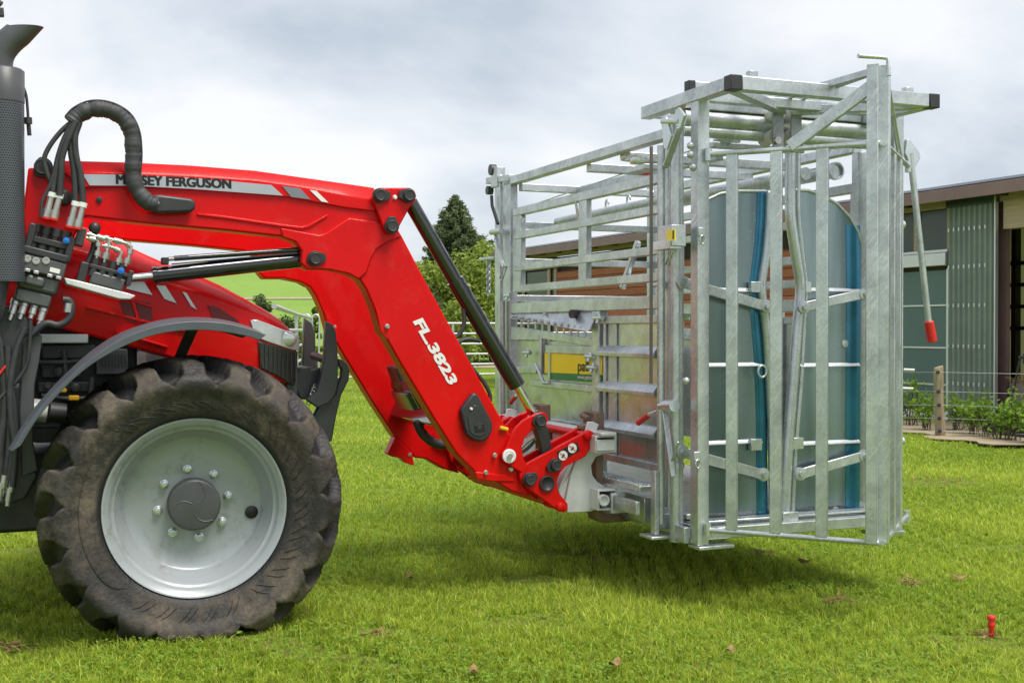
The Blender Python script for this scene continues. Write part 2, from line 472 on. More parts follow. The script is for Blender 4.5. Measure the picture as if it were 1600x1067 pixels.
M['timber'] = wood('pale_timber', (0.36, 0.27, 0.19), (0.52, 0.41, 0.30))
M['old_wood'] = wood('weathered_post_wood', (0.17, 0.135, 0.085), (0.33, 0.27, 0.18), (30, 30, 3))
M['bark'] = wood('bark', (0.05, 0.038, 0.028), (0.11, 0.085, 0.06), (12, 12, 2))
M['fascia'] = simple('brown_fascia_board', (0.25, 0.155, 0.148, 1), 0.5, 0.0, 0.12, 3, 0.05)
M['solar'] = simple('solar_panel_glass', (0.33, 0.35, 0.43, 1), 0.2, 0.2, 0.08, 2, coat=0.5)
M['alu'] = simple('aluminium_frame', (0.62, 0.64, 0.65, 1), 0.35, 0.6, 0.05)
M['green_panel'] = simple('grey_green_curtain', (0.095, 0.16, 0.155, 1), 0.45, 0.0, 0.08, 2)
M['dark_pane'] = simple('dark_green_pane', (0.04, 0.058, 0.052, 1), 0.22, 0.0, 0.2, 3)
M['corr'] = simple('green_corrugated_sheet', (0.19, 0.245, 0.205, 1), 0.32, 0.0, 0.18, 1.6)
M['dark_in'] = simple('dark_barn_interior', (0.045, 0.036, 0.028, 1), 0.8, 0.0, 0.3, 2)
M['concrete'] = simple('stained_concrete', (0.25, 0.20, 0.17, 1), 0.85, 0.0, 0.25, 4, 0.3, 40)
M['straw'] = simple('dry_straw', (0.40, 0.28, 0.12, 1), 0.8, 0.0, 0.3, 20)
M['withered'] = simple('withered_brown_grass', (0.26, 0.16, 0.07, 1), 0.85, 0.0, 0.4, 25)
M['dirt'] = simple('beige_dirt', (0.36, 0.29, 0.20, 1), 0.95, 0.0, 0.2, 3, 0.5, 20)
M['rail_white'] = simple('pale_galvanised_pipe', (0.58, 0.60, 0.61, 1), 0.4, 0.5, 0.08, 5)
m_ = Mt('translucent_rear_panel'); m_.set(Base_Color=(0.26, 0.27, 0.20, 1), Roughness=0.6)
_t = m_.n('ShaderNodeBsdfTranslucent'); _t.inputs[0].default_value = (0.80, 0.78, 0.58, 1); _x = m_.n('ShaderNodeMixShader'); _x.inputs[0].default_value = 0.7
m_.l(m_.b.outputs[0], _x.inputs[1]); m_.l(_t.outputs[0], _x.inputs[2]); m_.l(_x.outputs[0], m_.out.inputs[0])
M['rear_panel'] = m_.m
M['plate'] = galv('darker_zinc_plate', 0.26, 0.40, 0.3, (0.97, 1, 0.99), 0.1, 0.85)
M['mesh'] = simple('dark_grille_mesh', (0.03, 0.033, 0.028, 1), 0.25, 0.2, 0.3, 60)
M['maroon'] = simple('dark_red_grille', (0.13, 0.006, 0.008, 1), 0.45, 0.0, 0.2)
M['teal'] = simple('teal_machine_plastic', (0.0, 0.17, 0.22, 1), 0.4)
M['rope'] = simple('dull_brown_strap', (0.20, 0.17, 0.155, 1), 0.7)
M['conifer'] = leaf_mat('conifer_needles', (0.07, 0.105, 0.05), (0.21, 0.26, 0.12), 0.3)
M['shrub'] = leaf_mat('light_shrub_leaves', (0.17, 0.25, 0.035), (0.42, 0.50, 0.11), 0.45)
M['thuja'] = leaf_mat('thuja_leaves', (0.07, 0.12, 0.012), (0.18, 0.26, 0.03), 0.2)
M['fresh'] = leaf_mat('fresh_hedge_leaves', (0.12, 0.24, 0.025), (0.30, 0.46, 0.06), 0.4)
M['dim'] = leaf_mat('grey_green_leaves', (0.05, 0.08, 0.025), (0.13, 0.17, 0.06), 0.25)

def text(s, name, mat, parent, p0, dx, up, size, depth, nrm, sx=1.0, off=0.0, shear=0.0, bold=0.0):
    """lettering laid on a face: p0 baseline start, dx / up unit vectors, nrm outward"""
    cu = bpy.data.curves.new('lettering', 'FONT'); cu.body = s; cu.size = 1.0; cu.offset = off; cu.shear = shear
    cu.resolution_u = 4
    o = bpy.data.objects.new('lettering_source', cu); COL.objects.link(o)
    dg = bpy.context.evaluated_depsgraph_get(); me = bpy.data.meshes.new_from_object(o.evaluated_get(dg))
    xs = [v.co.x for v in me.vertices]; wid = max(xs) - min(xs); x0 = min(xs)
    p0 = Vector(p0); dx = Vector(dx); up = Vector(up).normalized(); nrm = Vector(nrm)
    L = dx.length
    k = L / wid if sx is None else size * sx
    d = dx.normalized()
    g = G()
    sh_ = [(0, 0)] if not bold else [(-bold, -bold * .5), (bold, -bold * .5), (-bold, bold * .5), (bold, bold * .5), (0, 0)]
    for i_, (bx_, by_) in enumerate(sh_):
        g.add([p0 + d * ((v.co.x - x0) * k + bx_) + up * (v.co.y * size + by_) + nrm * (depth + .0002 * i_) for v in me.vertices], [tuple(p.vertices) for p in me.polygons])
    bpy.data.objects.remove(o); bpy.data.curves.remove(cu); bpy.data.meshes.remove(me)
    return build(g, name, mat, parent)
# ================================================================== TRACTOR
def PY(pts, y, fr=T): return [(fr.Y(u, v, y)[0], fr.Y(u, v, y)[2]) for u, v in pts]
def PX(pts, x, fr=T): return [(fr.X(u, v, x)[1], fr.X(u, v, x)[2]) for u, v in pts]
def smooth(pts, n=5):
    """Catmull-Rom through the points"""
    out = []; P = [Vector(p) for p in pts]; P = [2 * P[0] - P[1]] + P + [2 * P[-1] - P[-2]]
    for i in range(1, len(P) - 2):
        for k in range(n):
            t = k / n
            out.append(0.5 * (2 * P[i] + (P[i + 1] - P[i - 1]) * t + (2 * P[i - 1] - 5 * P[i] + 4 * P[i + 1] - P[i + 2]) * t * t + (3 * P[i] - P[i - 1] - 3 * P[i + 1] + P[i + 2]) * t ** 3))
    out.append(P[-2]); return out
def curveY(pts, y, n=5):
    ys = y if isinstance(y, (list, tuple)) else [y] * len(pts)
    return smooth([T.Y(u, v, yy) for (u, v), yy in zip(pts, ys)], n)

tractor = thing('tractor', 'red farm tractor with a big muddy front wheel, cut off at the left edge', 'tractor', (0, 0.2, 0))

# ---- front wheel: rim disc, tyre with lugs, hub cap, nuts
WC = (0.0, 0.0, 0.597)
STEER = radians(-3.5)
def steer(g):
    c, s_ = cos(STEER), sin(STEER)
    g.v = [(c * (p[0]) - s_ * (p[1] - 0.2), 0.2 + s_ * p[0] + c * (p[1] - 0.2), p[2]) for p in g.v]
    return g
rim = G()
prof = [(0.372, 0.075), (0.381, 0.035), (0.386, 0.0), (0.383, -0.008), (0.374, -0.006), (0.368, 0.006), (0.356, 0.012), (0.350, 0.03), (0.347, 0.045),
        (0.333, 0.050), (0.331, 0.075), (0.322, 0.083), (0.318, 0.110), (0.309, 0.120), (0.297, 0.150), (0.286, 0.162), (0.240, 0.168),
        (0.170, 0.170), (0.150, 0.170), (0.0005, 0.170)]
rim.lathe(prof, WC, 'y', 96, True, True)
rimo = build(steer(rim), 'front_wheel', M['rim'], tractor, label='grey steel front wheel in a muddy lugged tyre')
g = G(); g.lathe([(0.0005, 0.1565), (0.026, 0.1565), (0.029, 0.16)], (T.Y(393, 799, 0.160)[0], 0, T.Y(393, 799, 0.160)[2]), 'y', 20)
build(steer(g), 'valve_hole', M['ink'], rimo)
g = G()
g.lathe([(0.112, 0.17), (0.113, 0.10), (0.108, 0.092), (0.100, 0.090), (0.0005, 0.086)], (WC[0] - 0.0, 0, WC[2] + 0.0), 'y', 48)
hubo = build(steer(g), 'hub_cap', M['hub'], rimo)
g = G()
for k in range(3):        # three raised swirl ribs on the cap
    pts = []
    for j in range(9):
        t = j / 8; a = 2 * pi * k / 3 + 0.5 + 0.9 * t * t; r = 0.012 + 0.092 * t
        pts.append((WC[0] + r * cos(a), 0.088 + 0.003 * t, WC[2] + r * sin(a)))
    g.tube(pts, 0.0035, 6)
build(steer(g), 'hub_cap_ribs', M['block'], rimo)
for k in range(8):
    a = radians(9.5) + 2 * pi * k / 8
    c = (WC[0] + 0.152 * cos(a), 0, WC[2] + 0.152 * sin(a))
    g = G(); g.lathe([(0.021, 0.17), (0.021, 0.163), (0.019, 0.161)], c, 'y', 16)
    g.lathe([(0.0155, 0.165), (0.0155, 0.143), (0.013, 0.141), (0.008, 0.141), (0.0075, 0.134), (0.0005, 0.134)], c, 'y', 6, False)
    build(steer(g), 'wheel_nut', M['zinc'], rimo)

def tyre_obj():
    NT = 760; NL = 19
    ctrl = [(0.006, 0.380), (-0.012, 0.398), (-0.030, 0.430), (-0.043, 0.470), (-0.043, 0.505), (-0.034, 0.530), (-0.014, 0.552), (0.016, 0.570), (0.06, 0.585),
            (0.11, 0.595), (0.18, 0.600), (0.25, 0.595), (0.30, 0.585), (0.344, 0.570), (0.374, 0.552), (0.394, 0.530), (0.404, 0.505), (0.403, 0.470), (0.390, 0.43), (0.372, 0.398), (0.354, 0.38)]
    pr = np.array([tuple(p) for p in smooth([(a, b, 0) for a, b in ctrl], 3)])[:, :2]
    n = len(pr)
    tan = np.gradient(pr, axis=0); tan /= np.linalg.norm(tan, axis=1)[:, None]
    nor = np.stack([-tan[:, 1], tan[:, 0]], 1)
    if nor[n // 2, 1] < 0: nor = -nor
    th = np.arange(NT) * 2 * pi / NT
    TH, J = np.meshgrid(th, np.arange(n), indexing='ij')
    y = pr[J, 0]; r = pr[J, 1]; lat = y - 0.18
    def ss(a, b, x):
        t = np.clip((x - a) / (b - a), 0, 1); return t * t * (3 - 2 * t)
    side = lat < 0
    # chevron lugs: two staggered rows swept back from the middle
    lp = np.minimum(np.abs(lat), 0.155)
    ph = np.where(side, TH * NL / (2 * pi) + 4.6 * lp, TH * NL / (2 * pi) + 0.5 + 4.6 * lp)
    fr = np.abs((ph % 1.0) - 0.5)
    half = 0.255 + 0.30 * (1 - ss(0.510, 0.560, r)) * (np.abs(lat) > 0.12)
    lug = 1 - ss(half - 0.05, half + 0.06, fr)
    zone = ss(0.470, 0.535, r) * ss(-0.012, 0.012, np.abs(lat))
    h = (0.052 - 0.014 * ss(.14, .2, np.abs(lat))) * lug * zone
    # a lip of rubber round each pocket on the shoulder
    h += 0.004 * np.exp(-((r - 0.532) / 0.010) ** 2) * (1 - ss(half + 0.02, half + 0.14, fr)) * 1.0
    rnd = rng.normal(0, 1, (NT, n))
    for _ in range(3): rnd = (rnd + np.roll(rnd, 1, 0) + np.roll(rnd, -1, 0)) / 3
    h += 0.0022 * rnd * (r > 0.53)
    # raised rings and arrow ribs on the sidewall
    h += 0.004 * np.exp(-((r - 0.408) / 0.005) ** 2)
    yy = y + nor[J, 0] * h; rr = r + nor[J, 1] * h
    X = WC[0] + rr * np.cos(TH); Z = WC[2] + rr * np.sin(TH)
    flat = Z < 0.046
    Z = np.where(flat, 0.046 + (Z - 0.046) * 0.12, Z)
    V = np.stack([X, yy, Z], -1).reshape(-1, 3)
    i = np.arange(NT); i2 = (i + 1) % NT; j = np.arange(n - 1)
    I, JJ = np.meshgrid(i, j, indexing='ij'); I2 = (I + 1) % NT
    Fq = np.stack([I * n + JJ, I * n + JJ + 1, I2 * n + JJ + 1, I2 * n + JJ], -1).reshape(-1, 4)
    c, s_ = cos(STEER), sin(STEER)
    Vx = c * V[:, 0] - s_ * (V[:, 1] - 0.2); Vy = 0.2 + s_ * V[:, 0] + c * (V[:, 1] - 0.2)
    b = BASE[tractor.name]
    Vv = np.stack([Vx - b[0], Vy - b[1], V[:, 2] - b[2]], -1)
    me = bpy.data.meshes.new('tyre'); me.vertices.add(len(Vv)); me.vertices.foreach_set('co', Vv.astype(np.float32).ravel())
    me.loops.add(Fq.size); me.loops.foreach_set('vertex_index', Fq.astype(np.int32).ravel())
    me.polygons.add(len(Fq)); me.polygons.foreach_set('loop_start', (np.arange(len(Fq)) * 4).astype(np.int32))
    me.polygons.foreach_set('use_smooth', np.ones(len(Fq), bool))
    me.update()
    # caked mud keeps to the sidewall and the lug ends; the pockets stay bare wet rubber
    mud = np.clip(ss(0.392, 0.42, r) * (1 - 0.85 * ss(0.58, 0.598, r)) - 1.3 * (1 - lug), 0, 1)
    at = me.attributes.new('mud', 'FLOAT', 'POINT'); at.data.foreach_set('value', mud.ravel().astype(np.float32))
    me.materials.append(M['tyre'])
    # raised outline ribs on the sidewall: slanting arrow shapes round the lower and right part, one long outline on the left
    g = G()
    def on(th, rr):
        yy_ = float(np.interp(rr, [q[1] for q in pr[:20]], [q[0] for q in pr[:20]])) - .0012
        return (WC[0] + rr * cos(th), yy_, WC[2] + rr * sin(th))
    for k in range(30):
        t0 = 2 * pi * k / 30 + .05
        dg = (math.degrees(t0) + 360) % 360
        if 128 < dg < 232: continue
        sl_ = .10 if dg < 128 or dg > 300 else -.10
        if 40 < dg < 120: path = [(t0, .420), (t0 + .12, .424), (t0 + .12 + 1.7 * sl_, .462), (t0 + 1.7 * sl_, .457), (t0, .420)]
        else: path = [(t0, .422), (t0 + sl_ * .5, .455), (t0 + sl_ * 1.6, .505), (t0 + sl_ * 1.6 + .07, .498), (t0 + sl_ * .6 + .075, .452), (t0 + .07, .422)]
        pp = []
        for (a0, r0), (a1, r1) in zip(path[:-1], path[1:]):
            for q in range(5): pp.append(on(a0 + (a1 - a0) * q / 5, r0 + (r1 - r0) * q / 5))
        pp.append(on(*path[-1])); g.tube(pp, .0026, 5)
    pp = [on(radians(d_), r_) for d_, r_ in [(128, .43), (131, .47), (135, .50), (145, .475), (160, .472), (175, .472), (190, .472), (205, .472), (217, .468), (224, .45), (228, .425)]]
    g.tube([tuple(q) for q in smooth(pp, 5)], .0024, 5)
    o_ = build(steer(g), 'sidewall_ribs', M['tyre'], rimo); o_['kind'] = 'stuff'
    av = o_.data.attributes.new('mud', 'FLOAT', 'POINT'); av.data.foreach_set('value', np.full(len(o_.data.vertices), .55, np.float32))
    o = bpy.data.objects.new('tyre', me); COL.objects.link(o); o.parent = rimo; BASE[o.name] = b
    return o
tyre_obj()
# the wheel on the far side
far = copy_tree(rimo, tractor); far.rotation_euler = (0, 0, pi); far.location = (0, 1.70, 0)
far['label'] = 'far side front wheel hidden behind the near one'

# ---- mudguard over the wheel
out_px = [(18, 706), (40, 668), (66, 634), (100, 597), (140, 562), (185, 532), (230, 514), (275, 504), (320, 502), (360, 506), (395, 515), (416, 523)]
in_px = [(33, 696), (58, 655), (88, 620), (120, 588), (155, 562), (198, 539), (240, 524), (280, 517), (320, 516), (358, 520), (392, 527), (404, 532)]
yo = -0.045
ro = [T.Y(u, v, yo) for u, v in out_px]; ri = [T.Y(u, v, yo) for u, v in in_px]
ro = smooth(ro, 4); ri = smooth(ri, 4)
rings = []
for a, b_ in zip(ro, ri):
    n_ = (a - b_).normalized()
    e1 = a - n_ * 0.012
    rings.append([tuple(b_), (a.x, yo, a.z), (a.x, yo + 0.012, a.z), (a.x + n_.x * 0.02, 0.17, a.z + n_.z * 0.02), (a.x, 0.385, a.z), (a.x - n_.x * .03, 0.40, a.z - n_.z * .03), (e1.x, 0.38, e1.z), (e1.x + n_.x * .02, 0.17, e1.z + n_.z * .02), (e1.x, yo + 0.02, e1.z), (b_.x, yo + 0.012, b_.z)])
g = G(); g.loft(rings); build(g, 'mudguard', M['fender'], tractor, 0.003)
far_m = None
g = G()
p = T.Y(300, 515, 0.12); q = T.Y(285, 560, 0.35)
g.bar((p[0], 0.12, p[2]), (q[0], 0.45, q[2]), 0.05, 0.012); g.bar((q[0], 0.42, q[2]), (q[0], 0.75, q[2] - 0.05), 0.05, 0.03)
build(g, 'mudguard_bracket', M['anthracite'], tractor, 0.003)

# ---- hood
HY = 0.62
def interp(pts, x):
    return float(np.interp(x, [p[0] for p in pts], [p[1] for p in pts]))
crease = PY([(-60, 362), (60, 385), (162, 412), (213, 425), (278, 442), (340, 464), (395, 486), (440, 504), (463, 519), (471, 536)], HY)
topl = PY([(-120, 300), (60, 330), (162, 359), (253, 404), (337, 437), (400, 473), (430, 490), (455, 506), (467, 520)], 1.02)
bot = PY([(-60, 500), (60, 505), (108, 516), (244, 553), (300, 568), (403, 585), (450, 600), (471, 600)], HY)
x0, x1 = crease[0][0], crease[-1][0]
xs = [x0 + (x1 - x0) * t for t in (0, .12, .24, .36, .48, .58, .68, .76, .84, .9, .95, .98, 1.0)]
rings = []
for k, x in enumerate(xs):
    t = (x - x0) / (x1 - x0)
    cz = interp(crease, x); tz = max(interp(topl, x + 0.04), cz + 0.03); bz = min(interp(bot, x), cz - 0.06)
    if t > 0.97: tz = cz + 0.02
    ins = 0.0 if t < 0.85 else ((t - 0.85) / 0.15) ** 2 * 0.10
    y = HY + ins; ym = 1.05
    half = [(y + 0.012, bz), (y, bz + (cz - bz) * 0.45), (y + 0.004, cz - 0.03), (y + 0.014, cz), (y + 0.05, cz + (tz - cz) * 0.34), (y + 0.2, cz + (tz - cz) * 0.82), (ym, tz)]
    ring = [(x, a, b_) for a, b_ in half] + [(x, 2 * ym - a, b_) for a, b_ in reversed(half[:-1])]
    rings.append(ring)
g = G(); g.loft(rings)
hood = build(g, 'hood', M['red'], tractor, 0.012, seg=3)
def ydec(name, px, mat, parent, y, th=0.004, bevel=0.0):
    return build(G().polyY(PY(px, y), y - th, y + 0.01), name, mat, parent, bevel)
for px in ([(202, 441), (225, 440), (238, 461), (197, 451)], [(244, 446), (258, 446), (276, 474), (257, 467)], [(285, 456), (291, 457.5), (307.6, 484), (299, 479)]):
    ydec('hood_stripe', px, M['silver'], hood, HY - 0.0035, 0.002)
for px in ([(187, 470), (205, 474), (214, 505), (198, 500)], [(211, 468), (235, 474), (239, 500), (222, 506)], [(325, 477), (340, 480), (372, 500), (376, 512), (334, 500)]):
    ydec('hood_vent', px, M['maroon'], hood, HY - 0.002, 0.003)
for px in ([(134, 478), (300, 518), (300, 522), (134, 482)], [(180, 516), (262, 540), (262, 544), (180, 520)], [(190, 462), (238, 478), (238, 482), (190, 466)], [(204, 470), (214, 503), (219, 503), (210, 469)]):
    ydec('hood_rib', px, M['red'], hood, HY - 0.001, 0.012, 0.003)
# headlight and grille wrap round the nose
def nose_y(u, v):
    x = T.Y(u, v, HY)[0]; t = (x - x0) / (x1 - x0)
    return HY + (0.0 if t < 0.85 else ((t - 0.85) / 0.15) ** 2 * 0.10)
def wrap(px_top, px_bot, th):
    g = G(); ra = []
    for (a, b_) in zip(px_top, px_bot):
        y = nose_y(*a) - 0.006
        p = T.Y(a[0], a[1], y); q = T.Y(b_[0], b_[1], y)
        ra.append([(p[0], y, p[2]), (q[0], y, q[2]), (q[0], y + th, q[2]), (p[0], y + th, p[2])])
    return g.loft(ra)
lt = [(391, 500), (400, 499), (415, 504), (430, 510), (445, 516), (458, 520), (468, 526)]
lb = [(394, 513), (403, 528), (415, 533), (430, 538), (445, 543), (458, 547), (468, 547)]
head = build(wrap(lt, lb, 0.05), 'headlight', M['lamp'], tractor, 0.004)
g = G(); c = T.Y(447, 529, nose_y(447, 529)); g.ball((c[0] - .01, c[1] + .004, c[2]), 0.066, 20, (1, 0.28, 0.62)); build(g, 'lamp_reflector', M['lamp'], head)
gt = [(403, 533), (415, 536), (430, 540), (445, 545), (458, 548.5), (466, 549)]
gb = [(408, 575), (418, 580), (430, 585), (442, 592), (454, 600), (461, 602)]
gr = build(wrap(gt, gb, 0.08), 'grille', M['mesh'], tractor, 0.003)
for k in range(9):
    t = k / 8
    g = G(); ps = []
    for j in range(3):
        s_ = j / 2; u = 407 + 55 * t; v = (538 + 12 * t) + (40 + 6 * t) * s_
        y = nose_y(u, v) - 0.009; ps.append(T.Y(u, v, y))
    g.tube(ps, 0.0016, 5); build(g, 'grille_bar', M['anthracite'], gr)
g = G(); ys = 0.72
g.box((x1 - 0.06, 0.72, interp(bot, x1) - 0.25), (x1 + 0.004, 1.38, interp(crease, x1) - 0.05)); build(g, 'nose_panel', M['anthracite'], tractor, 0.01)

# ---- exhaust, mirror arm
ax = T.Y(6, 300, 0.35)
zb, zt = T.Y(6, 440, 0.35)[2], T.Y(6, 160, 0.35)[2]
piv = (ax[0], 0.35, zb)
ERAD = 0.083
g = G(); g.tube([(ax[0], 0.35, zb), (ax[0], 0.35, zt)], ERAD, 36); exo = build(g, 'exhaust_shield', M['perf'], tractor, 0, pivot=piv)
g = G(); zc = T.Y(6, 108, 0.35)[2]
g.lathe([(ERAD + 0.002, zt - zb), (ERAD + 0.002, zc - zb - 0.008), (ERAD - 0.008, zc - zb), (0.06, zc - zb + 0.004), (0.0005, zc - zb + 0.004)], (ax[0], 0.35, zb), 'z', 36)
build(g, 'exhaust_collar', M['hub'], tractor)
g = G()
ctr = [T.Y(-2, 112, 0.35), T.Y(-2, 98, 0.35), T.Y(2, 82, 0.35), T.Y(14, 66, 0.35), T.Y(28, 54, 0.35)]
ctr = smooth(ctr, 4)
# elbow with a slash-cut open mouth
vs = []; nr = 24; dirx = Vector((0.62, 0, 0.78))
for i, p in enumerate(ctr):
    t = i / (len(ctr) - 1)
    d = Vector((0, 0, 1)).lerp(dirx, min(1, t * 1.3)).normalized()
    sd = Vector((0, 1, 0)); u = sd.cross(d)
    ring = [p + sd * (0.058 * cos(2 * pi * k / nr)) + u * (0.058 * sin(2 * pi * k / nr)) for k in range(nr)]
    vs.append(ring)
last = []
for k in range(nr):
    p = vs[-1][k]; off = sin(2 * pi * k / nr)
    last.append(p + dirx * (0.04 - 0.055 * -off))
vs.append(last)
inn = [[Vector(q) + (sum((Vector(w) for w in r_), Vector()) / nr - Vector(q)) * 0.08 for q in r_] for r_ in reversed(vs[2:])]
g.loft([[tuple(q) for q in r_] for r_ in vs + inn], True, True)
build(g, 'exhaust_spout', M['hub'], tractor)
g = G(); g.tube([T.Y(-14, 430, 0.35), T.Y(-22, 480, 0.35), T.Y(-45, 540, 0.37), T.Y(-60, 600, 0.45)], 0.075, 20); build(g, 'exhaust_pipe', M['anthracite'], tractor)
g = G(); g.tube(curveY([(36, 135), (41, 150), (43, 170), (44, 185)], 0.37, 3), 0.006, 8); g.tube([T.Y(44, 184, 0.37), T.Y(44.5, 194, 0.37)], 0.016, 12); g.tube([T.Y(44.5, 194, 0.37), T.Y(46, 212, 0.37)], 0.009, 8)
g.bar(T.Y(20, 140, 0.36), T.Y(37, 137, 0.36), 0.012, 0.012)
build(g, 'sensor_stalk', M['black_plastic'], tractor)
g = G(); g.tube([T.Y(-60, -30, 0.5), T.Y(-5, 2, 0.5), T.Y(3, 8, 0.5)], 0.014, 10); g.bar(T.Y(0, 13, 0.5), T.Y(1, 27, 0.5), 0.03, 0.03)
build(g, 'work_light_arm', M['anthracite'], tractor, 0.004)

# ---- engine bay, chassis, hydraulic lines below the hood
eng = build(G().box(T.Y(-80, 492, 0.75), (T.Y(215, 640, 0.75)[0], 1.35, T.Y(100, 690, 0.75)[2])), 'engine_block', M['engine'], tractor, 0.02)
def ybox(px0, px1, y0, y1): 
    a = T.Y(px0[0], px0[1], y0); b_ = T.Y(px1[0], px1[1], y0)
    return G().box((a[0], y0, a[2]), (b_[0], y1, b_[2]))
ydetails = [('valve_cover', (66, 538), (150, 560), .66, .8, 'engine'), ('air_intake', (66, 562), (128, 590), .68, .8, 'engine'),
            ('fuel_rail', (60, 597), (142, 612), .66, .76, 'engine'), ('side_plate', (64, 612), (140, 628), .70, .8, 'anthracite'), ('cooler_box', (150, 545), (200, 585), .64, .9, 'anthracite'),
            ('crossmember', (50, 668), (92, 690), .60, 1.3, 'anthracite'), ('frame_rail', (60, 522), (138, 536), .58, .66, 'hitch')]
for nm, a, b_, y0, y1, mt in ydetails:
    build(ybox(a, b_, y0, y1), nm, M[mt], eng, 0.006)
for k in range(9):
    u = 156 + k * 5; build(ybox((u, 553), (u + 2, 572), .632, .65), 'louvre', M['black_plastic'], eng)
for (u, v, r, y) in ((95, 580, .03, .64), (118, 605, .024, .64), (75, 602, .018, .64)):
    c = T.Y(u, v, y); build(G().lathe([(r, 0.05), (r, 0.0), (r * 0.8, -0.008), (0.0005, -0.008)], c, 'y', 16), 'flange', M['engine'], eng)
for (a, b_) in (((60, 566), (150, 560)), ((66, 618), (145, 622)), ((100, 548), (104, 600)), ((144, 590), (140, 622))):
    build(G().tube([T.Y(*a, .63), T.Y((a[0] + b_[0]) / 2, (a[1] + b_[1]) / 2 + 3, .62), T.Y(*b_, .63)], 0.012, 8), 'engine_hose', M['hose'], eng)
c = T.Y(62, 643, 0.56); d = T.Y(74, 643, 0.56)
build(G().tube([T.Y(48, 640, .56), T.Y(74, 643, .56)], 0.052, 20), 'oil_filter', M['filter'], tractor, 0.004)
build(G().tube([T.Y(75, 643, .56), T.Y(102, 646, .57)], 0.046, 20), 'oil_filter_head', M['engine'], tractor, 0.004)
build(ybox((107, 618), (124, 626), .60, .63), 'yellow_cap', M['yellow'], tractor, 0.006)
build(ybox((94, 607), (104, 613), .60, .63), 'yellow_plug', M['yellow'], tractor, 0.004)
# loader mounting console left of the engine
con = [(-60, 470), (30, 480), (62, 520), (66, 540), (52, 590), (50, 640), (45, 690), (60, 745), (40, 780), (10, 790), (-60, 790)]
build(G().polyY(PY(con, 0.42), 0.42, 0.56), 'loader_console', M['anthracite'], tractor, 0.012)
build(G().polyY(PY([(36, 522), (66, 524), (62, 560), (54, 600), (52, 690), (60, 735), (34, 745), (30, 640)], 0.40), 0.40, 0.415), 'console_plate', M['hub'], tractor, 0.006)
for i, (pts, r) in enumerate([([(0, 560), (6, 600), (14, 650), (14, 700), (6, 760)], .016), ([(12, 540), (14, 590), (20, 640), (22, 700), (14, 750)], .017),
        ([(40, 510), (26, 545), (16, 600), (18, 660), (24, 700), (20, 760)], .014), ([(-6, 520), (4, 560), (8, 640), (0, 700), (2, 770)], .018),
        ([(48, 500), (44, 560), (30, 590), (0, 622)], .009)]):
    build(G().tube(curveY(pts, 0.375 - 0.012 * (i % 3), 5), r, 10), 'hydraulic_hose', M['hose'], tractor)
build(G().tube(curveY([(36, 520), (28, 545), (12, 568), (-4, 588)], 0.355, 4), 0.006, 8), 'red_cable', M['red_grip'], tractor)
for (u, v) in ((3, 754), (20, 748), (8, 742), (16, 762)):
    a = T.Y(u, v, .36); b_ = T.Y(u - 3, v + 20, .36); build(G().tube([a, b_], 0.017, 6).tube([b_, T.Y(u - 4, v + 28, .36)], 0.012, 10), 'hose_coupling', M['fitting'], tractor)
build(ybox((18, 600), (30, 607), .36, .40), 'hose_clamp', M['anthracite'], tractor, 0.003)
build(G().box((-1.6, 0.75, 0.42), (0.55, 1.35, 0.78)), 'chassis', M['engine'], tractor, 0.02)
build(G().tube([(0, 0.25, 0.6), (0, 1.45, 0.6)], 0.075, 14), 'front_axle', M['anthracite'], tractor)
# the body goes on out of the picture to the left
build(G().box((-3.3, 0.55, 0.62), (-1.55, 1.55, 1.25)), 'gearbox', M['engine'], tractor, 0.03)

# ---- front linkage
link = build(G().polyY(PY([(509, 501.5), (519, 506.6), (525, 518), (528, 560), (528, 599), (524, 617), (514, 629), (496, 637), (478, 624), (494, 612), (500, 591), (506, 563)], .75), .745, .79), 'linkage_arm', M['anthracite'], tractor, 0.006)
build(G().polyY(PY([(476, 496.5), (487, 505), (491.6, 520.5), (493.7, 573.7), (488, 600), (470, 601), (473.4, 543)], 1.15), 1.14, 1.185), 'linkage_arm', M['anthracite'], tractor, 0.006)
hookp = PY([(528, 560), (536, 562), (543, 568), (547, 579), (545.6, 594), (534, 617), (526, 650), (519, 690), (505, 690), (490, 650), (500, 630), (524, 617), (528, 599), (533, 588), (534, 576), (529, 572)], .79)
build(G().polyY(hookp, .793, .835), 'linkage_hook', M['anthracite'], tractor, 0.008)
build(G().polyY(PY([(460, 590), (470, 574), (484, 572), (488, 578), (506, 574), (506, 600), (492, 615), (486, 625), (470, 624), (462, 606)], .82), .84, 1.1), 'linkage_bracket', M['anthracite'], tractor, 0.01)
build(G().tube([T.Y(490, 556, 1.0), T.Y(512, 563, .8)], .022, 12), 'linkage_pin', M['anthracite'], tractor)
ch = G()
for k in range(7):
    c = T.Y(492 - k * 1.6, 604 + k * 4.2, .80)
    ch.tube([(c[0] + .009 * cos(a), c[1] + (.006 * sin(a) if k % 2 else 0), c[2] + .012 * sin(a)) for a in [2 * pi * j / 8 for j in range(9)]], .0035, 5)
build(ch, 'linkage_chain', M['fitting'], tractor)
c = T.Y(459, 600, .8); build(G().tube([T.Y(455, 603, .8), T.Y(463, 597, .8)], .012, 8), 'red_coupling', M['red_grip'], tractor)

